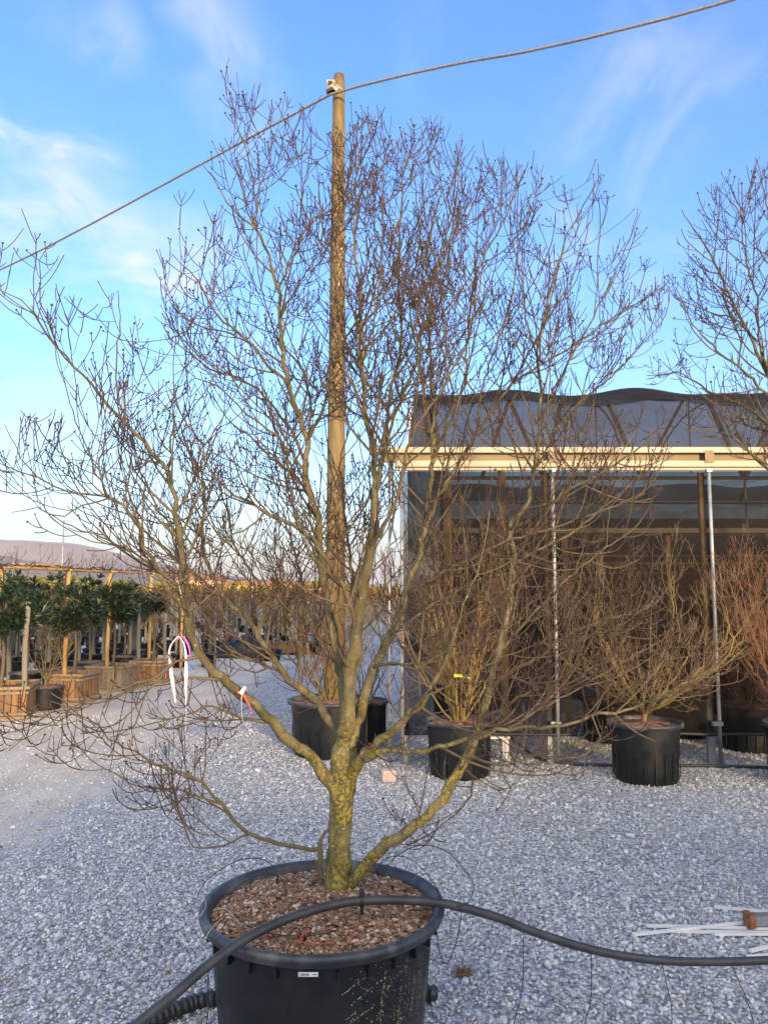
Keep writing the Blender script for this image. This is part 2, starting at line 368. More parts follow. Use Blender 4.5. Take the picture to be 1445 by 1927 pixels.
def smooth_path(pts, rad, step):
    """Catmull-Rom through control points, resampled"""
    p = np.array(pts, float); r = np.array(rad, float); n = len(p)
    P0 = np.vstack([2 * p[0] - p[1], p, 2 * p[-1] - p[-2]])
    o, q = [], []
    for i in range(n - 1):
        a, b_, c, d = P0[i], P0[i + 1], P0[i + 2], P0[i + 3]
        k = max(1, int(np.linalg.norm(c - b_) / step))
        for t in np.arange(k) / k:
            o.append(.5 * (2 * b_ + (c - a) * t + (2 * a - 5 * b_ + 4 * c - d) * t * t + (3 * b_ - a - 3 * c + d) * t ** 3)); q.append(r[i] * (1 - t) + r[i + 1] * t)
    o.append(p[-1]); q.append(r[-1])
    return np.array(o), np.array(q)
def norm(v): return v / (np.linalg.norm(v) + 1e-9)

# ------------------------------------------------------------------ the setting: ground, gravel, mountains
g = MB()
ys = [-60, 0, 3, 8, 15, 30, 60, 120, 400, 1500, 6500]; xs = [-7000, -1500, -300, -60, -20, 0, 20, 60, 300, 1500, 7000]
gv = [(x, y, 0) for y in ys for x in xs]; nx = len(xs)
gf = [(i * nx + j, i * nx + j + 1, (i + 1) * nx + j + 1, (i + 1) * nx + j) for i in range(len(ys) - 1) for j in range(nx - 1)]
go = mesh_obj('ground', np.array(gv, float), gf, M['ground']); tag(go, kind='structure')

# loose stones: real geometry, instanced on scattered points
def stone_mesh(i):
    me = bpy.data.meshes.new('stone'); r = np.random.default_rng(100 + i)
    import bmesh
    bm = bmesh.new(); bmesh.ops.create_icosphere(bm, subdivisions=1, radius=1.0)
    s = np.array([1, r.uniform(.6, .9), r.uniform(.4, .65)])
    cuts = [(norm(r.normal(size=3)), r.uniform(.55, .85)) for _ in range(5)]
    for v in bm.verts:
        c = np.array(v.co)
        for n_, d_ in cuts:
            k = c @ n_
            if k > d_: c = c - n_ * (k - d_)
        v.co = Vector(c * s * (1 + r.uniform(-.08, .08)))
    bm.to_mesh(me); bm.free(); me.materials.append(M['stone'])
    o = bpy.data.objects.new('stone_source', me); return o
stones = bpy.data.collections.new('stone_sources')
for i in range(6): stones.objects.link(stone_mesh(i))
def scatter_points():
    pts = []
    for (x0, x1, y0, y1, dens, s) in [(-4, 4.2, 2.3, 5.0, 3300, 1.0), (-5.2, 5.6, 5.0, 7.6, 2200, 1.0), (-6, 7.5, 7.6, 11, 1200, 1.08)]:
        n = int((x1 - x0) * (y1 - y0) * dens)
        x = rng.uniform(x0, x1, n); y = rng.uniform(y0, y1, n)
        # sparser over the sandy track
        e = x + .45 * np.sin(y * 1.7) + .3 * np.sin(y * 4.1 + x * 2) + rng.normal(0, .22, n)
        k = (e > -2.35) | (rng.uniform(size=n) < .16)
        k &= (np.hypot(x + .226, y - 3.0) > .37)
        k &= np.abs(x) < y * .68 + 1.0
        x, y = x[k], y[k]; pts.append(np.stack([x, y, rng.uniform(-.001, .008, len(x)), np.full(len(x), s)], 1))
    return np.concatenate(pts)
sp4 = scatter_points()
me = bpy.data.meshes.new('gravel'); me.vertices.add(len(sp4)); me.vertices.foreach_set('co', sp4[:, :3].astype(np.float32).ravel())
at = me.attributes.new('siz', 'FLOAT', 'POINT')
sz = 0.0077 * np.exp(rng.normal(0, .40, len(sp4))) * sp4[:, 3]; at.data.foreach_set('value', sz.astype(np.float32))
at = me.attributes.new('rot', 'FLOAT_VECTOR', 'POINT')
rt = np.stack([rng.normal(0, .45, len(sp4)), rng.normal(0, .45, len(sp4)), rng.uniform(0, 6.28, len(sp4))], 1); at.data.foreach_set('vector', rt.astype(np.float32).ravel())
me.update()
gr = bpy.data.objects.new('gravel', me); C.objects.link(gr); tag(gr, 'loose blue grey crushed stone gravel covering the yard', 'gravel', kind='stuff')
ng = bpy.data.node_groups.new('scatter', 'GeometryNodeTree')
ng.interface.new_socket('Geometry', in_out='INPUT', socket_type='NodeSocketGeometry'); ng.interface.new_socket('Geometry', in_out='OUTPUT', socket_type='NodeSocketGeometry')
gi = N(ng, 'NodeGroupInput'); gout = N(ng, 'NodeGroupOutput')
ci = N(ng, 'GeometryNodeCollectionInfo'); ci.inputs[0].default_value = stones; ci.inputs['Separate Children'].default_value = True; ci.inputs['Reset Children'].default_value = True
ip = N(ng, 'GeometryNodeInstanceOnPoints'); ip.inputs['Pick Instance'].default_value = True
a1 = N(ng, 'GeometryNodeInputNamedAttribute', data_type='FLOAT'); a1.inputs[0].default_value = 'siz'
a2 = N(ng, 'GeometryNodeInputNamedAttribute', data_type='FLOAT_VECTOR'); a2.inputs[0].default_value = 'rot'
rv = N(ng, 'FunctionNodeRandomValue', data_type='INT'); rv.inputs['Min'].default_value = 0; rv.inputs['Max'].default_value = 5
m2p = N(ng, 'GeometryNodeMeshToPoints')
L = ng.links.new
L(gi.outputs[0], m2p.inputs[0]); L(m2p.outputs[0], ip.inputs['Points']); L(ci.outputs[0], ip.inputs['Instance'])
L([o for o in rv.outputs if o.type == 'INT'][0], ip.inputs['Instance Index'])
L(a1.outputs[0], ip.inputs['Scale']); L(a2.outputs[0], ip.inputs['Rotation']); L(ip.outputs[0], gout.inputs[0])
md = gr.modifiers.new('scatter', 'NODES'); md.node_group = ng

def mountains(name, ridge, d0, depth, seed):
    r = np.random.default_rng(seed); nx, ny = 120, 16
    px = np.linspace(-900, 2300, nx); ry = np.interp(px, [a for a, _ in ridge], [c for _, c in ridge])
    v = []
    off = np.cumsum(r.normal(0, 1, nx)); off -= np.linspace(off[0], off[-1], nx)
    for j in range(ny):
        t = j / (ny - 1); k = math.sin(t * math.pi / 2) ** .8 if t < 1 else 1
        for i in range(nx):
            d = d0 + depth * t
            p = P(px[i], ry[i], d0 + depth)
            z = max(p[2], 0) * k * (1 + .13 * math.sin(i * .55 + off[i] * .5) * math.sin(t * 7 + i * .13) * (1 - t)) + r.normal(0, d0 * .0007) * (0 < t)
            v.append((p[0] * d / (d0 + depth), d, z if j else -5))
    f = [(j * nx + i, j * nx + i + 1, (j + 1) * nx + i + 1, (j + 1) * nx + i) for j in range(ny - 1) for i in range(nx - 1)]
    o = mesh_obj(name, np.array(v), f, M['mountain']); tag(o, kind='structure'); return o
mountains('mountains', [(-900, 985), (-300, 1000), (0, 1016), (60, 1019), (120, 1022), (165, 1030), (230, 1045), (300, 1062), (390, 1075), (470, 1092), (600, 1098), (900, 1102), (2300, 1098)], 3600, 1200, 1)
mountains('hills', [(-900, 1030), (-200, 1038), (0, 1046), (60, 1056), (150, 1072), (260, 1083), (380, 1086), (430, 1083), (520, 1094), (700, 1104), (1400, 1106), (2300, 1104)], 2200, 500, 2)

# ------------------------------------------------------------------ trees: tracing + growth
UP = np.array([0, 0, 1.0])
class Grower:
    def __init__(s, seed, poly=None, axis=(0, 0)):
        s.r = np.random.default_rng(seed); s.rr = random.Random(seed); s.poly = poly; s.b1, s.b2, s.b3, s.tips = [], [], [], []; s.axis = np.array([axis[0], axis[1], 0.0])
    def inside(s, p):
        if s.poly is None: return True
        x, y = proj(p); P_ = s.poly; c = False; j = len(P_) - 1
        for i in range(len(P_)):
            xi, yi = P_[i]; xj, yj = P_[j]
            if (yi > y) != (yj > y) and x < (xj - xi) * (y - yi) / (yj - yi) + xi: c = not c
            j = i
        return c
    def grow(s, p, d, length, r0, n, up, wob, r1=None):
        g = s.rr.gauss; px, py, pz = map(float, p); dx, dy, dz = map(float, d); st = length / (n - 1)
        out = [(px, py, pz)]
        for i in range(n - 1):
            dx += g(0, wob); dy += g(0, wob); dz += g(0, wob) + up
            l = math.sqrt(dx * dx + dy * dy + dz * dz) + 1e-9; dx /= l; dy /= l; dz /= l
            px += dx * st; py += dy * st; pz += dz * st; out.append((px, py, pz))
        return np.array(out), np.linspace(r0, r1 if r1 else r0 * .5, n)
    def side(s, d, phi, ang):
        ref = UP if abs(d[2]) < .85 else np.array([1.0, 0, 0])
        x = np.cross(d, ref); x = x / (math.sqrt(x @ x) + 1e-9); y = np.cross(d, x)
        return d * math.cos(ang) + (x * math.cos(phi) + y * math.sin(phi)) * math.sin(ang)
    def level1(s, pts, rad, spacing=.085, start=.2, L=(.3, .6), up=.09, dens=1.0, k2=1.0, end=True, r_cap=.0055):
        acc = 0; seg = np.linalg.norm(np.diff(pts, axis=0), axis=1); tot = seg.sum(); run = 0; phi = s.rr.uniform(0, 6.28)
        for i in range(1, len(pts)):
            run += seg[i - 1]; acc += seg[i - 1]; t = run / tot
            if t < start or acc < spacing: continue
            acc = 0; phi += 1.57 + s.rr.gauss(0, .4)
            d = norm(pts[i] - pts[i - 1])
            for sgn in (0, math.pi):
                if s.rr.random() > .62 * dens: continue
                dd = s.side(d, phi + sgn + s.rr.gauss(0, .3), s.rr.uniform(.6, 1.0))
                ln = s.rr.uniform(*L) * (1.1 - .5 * t)
                s.branch1(pts[i], dd, ln, min(rad[i] * .6, r_cap), up, k2)
        if end: s.branch1(pts[-1], norm(pts[-1] - pts[-2]), s.rr.uniform(*L) * .7, rad[-1], up * .6, k2)
    def branch1(s, p, d, ln, r, up, k2=1.0):
        b_, br = s.grow(p, d, ln, r, 10, up, .05, .0022)
        for _ in range(3):
            if s.inside(b_[-1]): break
            ln *= .6; b_ = p + (b_ - p) * .6
        else:
            if not s.inside(b_[-1]): return
        if ln < .07: return
        s.b1.append((b_, np.minimum(br, r))); s.sub2(b_, br, ln, k2)
    def sub2(s, b_, br, ln, k2):
        n = max(2, int(ln / .055)); phi = s.rr.uniform(0, 6.28)
        for q in range(1, n + 1):
            t = q / (n + .3); i = min(int(t * 9), 8); p = b_[i] * (1 - (t * 9 - i)) + b_[i + 1] * (t * 9 - i); d = norm(b_[i + 1] - b_[i]); phi += 1.57 + s.rr.gauss(0, .3)
            for sgn in (0, math.pi):
                if s.rr.random() > .50 * k2: continue
                dd = s.side(d, phi + sgn, s.rr.uniform(.75, 1.2)); l2 = s.rr.uniform(.09, .28) * (1.15 - .5 * t)
                s.branch2(p, dd, l2, min(br[i] * .7, .0023))
        s.branch2(b_[-1], norm(b_[-1] - b_[-2]), s.rr.uniform(.05, .12), .0024)
    def branch2(s, p, d, l2, r):
        b_, br = s.grow(p, d, l2, r, 7, .15, .045, .0016)
        if not s.inside(b_[-1]): return
        s.b2.append((b_, br))
        n = int(l2 / .065); phi = s.rr.uniform(0, 6.28)
        for q in range(1, n + 1):
            i = min(1 + int(q / (n + .5) * 6), 5); dd0 = norm(b_[i] - b_[i - 1]); phi += 1.57
            for sgn in (0, math.pi):
                if s.rr.random() > .52: continue
                s.twig(b_[i], s.side(dd0, phi + sgn, s.rr.uniform(.7, 1.15)), s.rr.uniform(.03, .11))
        dd0 = norm(b_[-1] - b_[-2])
        if s.rr.random() < .45:
            for sgn in (0, math.pi): s.twig(b_[-1], s.side(dd0, phi + sgn, s.rr.uniform(.35, .7)), s.rr.uniform(.02, .06))
        else: s.tips.append(b_[-1])
    def twig(s, p, d, l):
        b_, br = s.grow(p, d, l, .0017, 5, .20, .05, .0014)
        s.b3.append((b_, br))
        if s.rr.random() < .5: s.tips.append(b_[-1])
    def meshes(s, bud_r=.0044, bud_p=.6, scale=1.1):
        V, Q, MI = [], [], []; n0 = 0
        for lst, sides, mi in ((s.b1, 5, 0), (s.b2, 3, 1), (s.b3, 3, 1)):
            if not lst: continue
            v, q = tubes(np.array([a for a, _ in lst]), np.array([c for _, c in lst]) * scale, sides)
            V.append(v); Q.append(q + n0); MI.append(np.full(len(q), mi)); n0 += len(v)
        t = np.array([p for p in s.tips if s.rr.random() < bud_p]).reshape(-1, 3)
        if len(t) and bud_r:
            oc = np.array([[1, 0, 0], [0, 1, 0], [-1, 0, 0], [0, -1, 0]]) * .62
            ring = np.concatenate([oc + [0, 0, -.7], oc * 1.6, oc + [0, 0, .7]]) * bud_r
            sz = s.r.uniform(.7, 1.25, (len(t), 1, 1))
            v = (t[:, None] + ring[None] * sz).reshape(-1, 3)
            fq = np.array([(i * 4 + j, i * 4 + (j + 1) % 4, (i + 1) * 4 + (j + 1) % 4, (i + 1) * 4 + j) for i in range(2) for j in range(4)] + [(8, 9, 10, 11), (3, 2, 1, 0)])
            q = (fq[None] + (np.arange(len(t)) * 12)[:, None, None]).reshape(-1, 4)
            V.append(v); Q.append(q + n0); MI.append(np.full(len(q), 2))
        return np.concatenate(V), np.concatenate(Q), np.concatenate(MI)

def limb_mesh(pts, rad, r, sides=10):
    n = len(pts); v, q = tubes(pts[None], rad[None], sides)
    v = v.reshape(n, sides, 3); c = pts[:, None]
    a = np.arange(sides) * 2 * math.pi / sides
    lump = 1 + .07 * np.sin(np.arange(n)[:, None] * .9 + a[None] * 2 + r.uniform(0, 6)) + .05 * r.normal(size=(n, sides))
    v = c + (v - c) * lump[..., None]
    return v.reshape(-1, 3), q

# ------------------------------------------------------------------ pots
def pot_profile(R_, H):
    return [(R_ * .80, 0.0), (R_ * .81, .012), (R_ * .83, H * .3), (R_ * .87, H * .60), (R_ * .895, H * .84), (R_ * .906, H * .935)]
def rim_profile(R_, H):
    return [(R_ * .907, H * .925), (R_ * .965, H * .928), (R_ * .985, H * .935), (R_ * .992, H * .962), (R_, H * .965), (R_, H * .985), (R_ * .99, H), (R_ * .965, H * 1.003), (R_ * .945, H), (R_ * .925, H * .985), (R_ * .91, H * .95), (R_ * .865, H * .80)]
def make_pot(root, R_, H, seg=48, soil='soil_far', ribs=24, detail=False):
    m = MB(); m.lathe(pot_profile(R_, H), n=seg); m.lathe([(0.001, .012), (R_ * .80, .012)], n=seg)
    for k in range(ribs):
        a = 2 * math.pi * (k + .3) / ribs; c, s = math.cos(a), math.sin(a); rot = np.array([[c, -s, 0], [s, c, 0], [0, 0, 1]])
        if detail:
            m.box((c * R_ * .915, s * R_ * .915, H * .865), (R_ * .045, .005, H * .055), rot)
        else:
            m.box((c * R_ * .862, s * R_ * .862, H * .48), (R_ * .025, .010, H * .80), rot)
    pot = m.build('pot', M['plastic'], root)
    m = MB(); m.lathe(rim_profile(R_, H), n=max(seg, 48)); m.build('rim', M['rim'], pot)
    r = np.random.default_rng(int(R_ * 1000 + H * 77)); n, k = 40, 14; v = [(0, 0, H * .93)]
    for i in range(1, k + 1):
        for j in range(n):
            a = 2 * math.pi * j / n; rr = R_ * .918 * i / k
            v.append((rr * math.cos(a), rr * math.sin(a), H * (.935 if detail else .93) + .03 * (1 - (i / k) ** 2) + r.normal(0, .004)))
    f = [(0, 1 + j, 1 + (j + 1) % n) for j in range(n)] + [(1 + (i - 1) * n + j, 1 + i * n + j, 1 + i * n + (j + 1) % n, 1 + (i - 1) * n + (j + 1) % n) for i in range(1, k) for j in range(n)]
    mesh_obj('soil', np.array(v), f, M[soil], root); return pot

# ------------------------------------------------------------------ the main tree
POT = np.array([-0.226, 3.0, 0.0]); PR, PH = .45, .55
tree = thing('potted_dogwood_tree', 'large leafless tree with lichen covered trunk in the big round black pot nearest the camera', 'potted tree', POT)
pot = make_pot(tree, PR, PH, 96, 'soil', 26, True)
def flakes(n, rlo, rhi, seed, flat=.7):
    """lumps resting on the soil of the near pot, in pot coordinates"""
    r = np.random.default_rng(seed); a = r.uniform(0, 6.28, n); q = np.sqrt(r.uniform(0, 1, n)) * PR * .90
    sz = np.exp(r.normal(math.log((rlo + rhi) / 2), .45, n)).clip(rlo, rhi * 1.6)
    z = PH * .935 + .03 * (1 - (q / (PR * .918)) ** 2) + sz * .25
    base = np.array([[1, 0, 0], [.3, .9, 0], [-.8, .6, 0], [-.8, -.6, 0], [.3, -.9, 0], [0, 0, 1], [0, 0, -1]], float)
    fc = np.array([(0, 1, 5), (1, 2, 5), (2, 3, 5), (3, 4, 5), (4, 0, 5), (1, 0, 6), (2, 1, 6), (3, 2, 6), (4, 3, 6), (0, 4, 6)])
    V = []
    for i in range(n):
        R3 = Matrix.Rotation(r.uniform(0, 6.28), 3, 'Z') @ Matrix.Rotation(r.normal(0, .5), 3, 'X')
        b_ = base * r.uniform(.7, 1.2, (7, 1)) * [1, r.uniform(.5, 1), flat * r.uniform(.5, 1)] * sz[i]
        V.append(b_ @ np.array(R3).T + [q[i] * math.cos(a[i]), q[i] * math.sin(a[i]), z[i]])
    return np.concatenate(V), (fc[None] + (np.arange(n) * 7)[:, None, None]).reshape(-1, 3)
v, f = flakes(1600, .003, .009, 3); o = mesh_obj('pumice', v, f, M['pumice'], tree, smooth=False); tag(o, kind='stuff')
v, f = flakes(8000, .003, .009, 4, .5); o = mesh_obj('bark_chips', v, f, M['chip'], tree, smooth=False); tag(o, kind='stuff')
# dried splashes on the right of the pot wall
m = MB(); r = np.random.default_rng(5)
def wall_pt(u, z):    # u: angle from the camera-facing direction, to the right
    rr = np.interp(z / PH, [0, .3, .62, .86, .9], [.81, .83, .872, .898, .902]) * PR + .0012
    return np.array([rr * math.sin(u), -rr * math.cos(u), z])
def drop(u, z, L_, ang, w_):
    c = wall_pt(u, z); du = np.array([math.cos(u), math.sin(u), 0]); n_ = np.array([math.sin(u), -math.cos(u), 0])
    t = du * math.cos(ang) + UP * math.sin(ang); s_ = np.cross(n_, t)
    ring = [c + t * L_ * ca + s_ * w_ * sa for ca, sa in ((1, 0), (.4, 1), (-.5, 1), (-1, 0), (-.5, -1), (.4, -1))]
    m.add(ring + [c + n_ * w_ * .7], [(i, (i + 1) % 6, 6) for i in range(6)])
for k in range(15):       # slanting arcs
    u0, z0 = r.uniform(.12, .75), r.uniform(.12, .46); ln = r.uniform(.05, .17)
    for q in range(int(ln / .007)):
        t = q * .007; ang = .75 - t * 1.5
        if r.uniform() < .55: drop(u0 + r.normal(0, .006) + t * math.cos(.6) / .39, z0 + t * .62 - t * t * 1.2, r.uniform(.0012, .0045), ang, r.uniform(.0007, .0014))
for k in range(26):       # vertical drips
    u0, z0 = r.uniform(.55, 1.3), r.uniform(.30, .485); ln = r.uniform(.05, .3)
    for q in range(int(ln / .0065)):
        if r.uniform() < .5: drop(u0 + r.normal(0, .005), z0 - q * .0065, r.uniform(.001, .0035), 1.57, r.uniform(.0006, .0013))
for k in range(320): drop(r.uniform(.3, 1.35), r.uniform(.1, .487), r.uniform(.0008, .0022), r.uniform(0, 3), r.uniform(.0007, .0013))
tag(m.build('dried_splash', M['splash'], pot), kind='stuff')
# small barcode sticker under the rim
m = MB(); c, s = wall_pt(-.02, .468), None
m.box(np.array([-.012, -PR * .972 - .0045, PH * .905]), (.062, .002, .013)); stick = m.build('sticker', M['white_tape'], pot)
m = MB()
for k, wd in enumerate([2, 1, 1, 3, 1, 2, 1, 1, 2, 3, 1]): m.box((-.036 + k * .0026, -PR * .972 - .0064, PH * .906), (.0006 * wd, .0012, .0065))
m.box((.008, -PR * .972 - .0064, PH * .906), (.012, .0012, .002))
m.build('barcode', M['thin_black'], stick)

D0 = 3.15
poly_main = [(-90, 430), (20, 440), (120, 455), (130, 560), (165, 590), (205, 540), (222, 520), (245, 590), (300, 650), (290, 715), (365, 715), (385, 775), (440, 800), (385, 745), (300, 625), (298, 520), (318, 440), (345, 358), (380, 410), (400, 400), (368, 300), (400, 282), (428, 210), (412, 110), (440, 105), (475, 175), (545, 185), (600, 195), (640, 250), (715, 196), (760, 240), (810, 222), (862, 256), (900, 310), (950, 290), (1010, 305), (1060, 345), (1125, 322), (1150, 380), (1220, 385), (1195, 480), (1280, 510), (1250, 600), (1235, 680), (1165, 740), (1260, 800), (1255, 900), (1230, 980), (1240, 1100), (1310, 1170), (1420, 1195), (1400, 1250), (1300, 1345), (1180, 1440), (1090, 1470), (960, 1450), (900, 1560), (830, 1600), (740, 1600), (680, 1560), (560, 1610), (480, 1650), (390, 1640), (320, 1560), (200, 1500), (120, 1440), (20, 1430), (-60, 1420), (-60, 1340), (60, 1310), (150, 1290), (300, 1230), (270, 1130), (200, 1090), (120, 1045), (30, 975), (-60, 900), (-60, 780), (60, 770), (120, 780), (100, 640), (-70, 560)]
tb = P(635, 1668, 3.17)
gw = Grower(11, poly_main, (tb[0], tb[1]))
# pixel polylines (x, y, half width px, distance offset); each becomes a real limb at its own depth
PXM = D0 / F
limbs = {
 'A': [(640, 1492, 17, 0), (612, 1462, 14, -.03), (586, 1422, 13, -.07), (546, 1395, 12.5, -.12), (510, 1359, 12, -.17), (476, 1322, 11.5, -.22), (443, 1296, 11, -.26), (417, 1272, 11, -.30), (390, 1250, 10.5, -.34), (372, 1226, 10, -.37), (359, 1189, 9.5, -.40), (352, 1146, 9.5, -.43), (347, 1105, 8, -.45), (342, 1060, 7, -.46), (338, 1010, 6.5, -.47), (331, 967, 6, -.48), (321, 916, 5.5, -.5), (314, 885, 5.3, -.5), (286, 855, 5, -.52), (261, 821, 4.6, -.54), (236, 799, 4.4, -.56), (204, 764, 3.6, -.6), (172, 722, 3.2, -.62), (140, 690, 3, -.65), (108, 655, 2.6, -.68), (80, 617, 2.2, -.7), (64, 589, 2, -.72), (41, 566, 1.5, -.73), (10, 550, 1.1, -.74)],
 'A2': [(351, 1142, 7.5, -.43), (330, 1122, 6.5, -.46), (315, 1109, 6.2, -.48), (299, 1073, 5.8, -.5), (276, 1033, 5, -.52), (259, 996, 4.4, -.55), (243, 963, 4, -.57), (229, 948, 3.8, -.58), (200, 936, 3.4, -.6), (169, 932, 3, -.62), (134, 926, 2.6, -.64), (105, 913, 2.3, -.66), (70, 897, 2, -.68), (38, 888, 1.6, -.7), (0, 873, 1.2, -.72)],
 'B': [(648, 1395, 14, .02), (632, 1375, 11, .05), (612, 1349, 10, .1), (599, 1325, 9.5, .14), (566, 1296, 8.5, .2), (533, 1266, 7.5, .26), (510, 1232, 7, .3), (486, 1199, 6.6, .35), (466, 1166, 6.2, .4), (433, 1136, 5.6, .45), (415, 1110, 5.4, .47), (402, 1090, 5, .49), (388, 1052, 4.4, .5), (380, 1014, 3.8, .5), (383, 966, 3.2, .5), (381, 902, 2.8, .5), (380, 855, 2.5, .5), (395, 823, 2, .5), (410, 800, 1.4, .5)],
 'C': [(648, 1400, 16, 0), (648, 1330, 14, .03), (643, 1260, 12, .05), (634, 1220, 11, .07), (626, 1186, 10.5, .08), (616, 1133, 10, .08), (607, 1080, 9.5, .06), (603, 1030, 9, .05), (597, 966, 8.5, .04), (578, 918, 8, .02), (574, 877, 7.5, 0), (578, 829, 7, 0), (570, 804, 6.6, 0), (551, 753, 6, -.02), (542, 718, 5.6, -.03), (532, 683, 5.2, -.04), (531, 645, 5, -.06), (526, 600, 4.6, -.08), (522, 537, 4.2, -.1), (506, 482, 3.4, -.12), (490, 443, 3.2, -.13), (474, 424, 2.8, -.14), (438, 395, 2.2, -.16), (419, 363, 1.9, -.17), (403, 334, 1.6, -.18), (384, 312, 1.2, -.2)],
 'E': [(650, 1380, 19, -.02), (655, 1310, 17, -.05), (662, 1245, 16, -.08), (672, 1180, 15, -.1), (684, 1110, 14, -.13), (691, 1060, 12.5, -.15), (698, 1020, 11.5, -.16), (704, 973, 10, -.18), (707, 900, 8.5, -.2), (698, 820, 7, -.2), (689, 784, 6, -.2), (685, 753, 5.2, -.2), (685, 673, 4.5, -.2), (682, 600, 4, -.22), (676, 540, 3.4, -.24), (668, 482, 2.8, -.25), (668, 410, 2.3, -.25), (667, 353, 1.9, -.25), (680, 290, 1.4, -.25)],
 'F': [(660, 1400, 13, 0), (676, 1345, 11.5, .02), (689, 1299, 11, .05), (699, 1259, 10.5, .08), (719, 1226, 10, .12), (742, 1186, 9.8, .16), (755, 1149, 9.5, .2), (765, 1115, 9, .23), (775, 1080, 7.8, .26), (789, 1043, 7.2, .28), (798, 1000, 6.8, .3), (806, 955, 6.2, .32), (813, 864, 5.4, .34), (816, 809, 5, .35), (813, 747, 4.4, .35), (812, 680, 3.6, .35), (806, 610, 3, .35), (815, 540, 2.4, .35), (835, 460, 1.9, .35), (850, 380, 1.4, .35)],
 'G': [(650, 1672, 14, .0), (681, 1634, 13.5, -.03), (712, 1600, 13, -.06), (766, 1568, 12.5, -.1), (801, 1537, 12, -.1), (832, 1503, 12, -.1), (863, 1455, 11.5, -.08), (885, 1410, 11, -.05), (906, 1352, 10, -.02), (922, 1290, 9.2, 0), (937, 1225, 9, .03), (948, 1180, 8.6, .05), (962, 1105, 8, .08), (966, 1040, 7.2, .1), (958, 995, 6.8, .12), (985, 956, 6, .14), (1003, 903, 5.4, .15), (1010, 845, 4.8, .16), (1014, 790, 4.2, .16), (1020, 747, 3.8, .16), (1012, 680, 3.2, .16), (1025, 600, 2.8, .16), (1040, 530, 2.3, .16), (1065, 450, 1.8, .16), (1095, 390, 1.3, .16)],
 'I': [(662, 1462, 14, -.05), (682, 1428, 12, -.12), (699, 1408, 11, -.17), (716, 1392, 10, -.22), (742, 1372, 9, -.27), (772, 1345, 8.2, -.33), (792, 1328, 7.5, -.36), (812, 1292, 6, -.4), (838, 1245, 4.5, -.43), (860, 1180, 3.6, -.45), (880, 1120, 2.6, -.47), (905, 1060, 1.8, -.5)],
 'I2': [(690, 1425, 8, -.15), (715, 1414, 7, -.2), (750, 1411, 6.5, -.26), (799, 1416, 6, -.32), (828, 1404, 5.6, -.35), (880, 1394, 5, -.4), (958, 1369, 4.4, -.45), (1061, 1369, 4, -.48), (1112, 1344, 3.6, -.5), (1174, 1336, 3.2, -.5), (1230, 1315, 2.6, -.5), (1283, 1287, 2.2, -.5), (1350, 1261, 1.8, -.5), (1405, 1215, 1.1, -.5)],
}
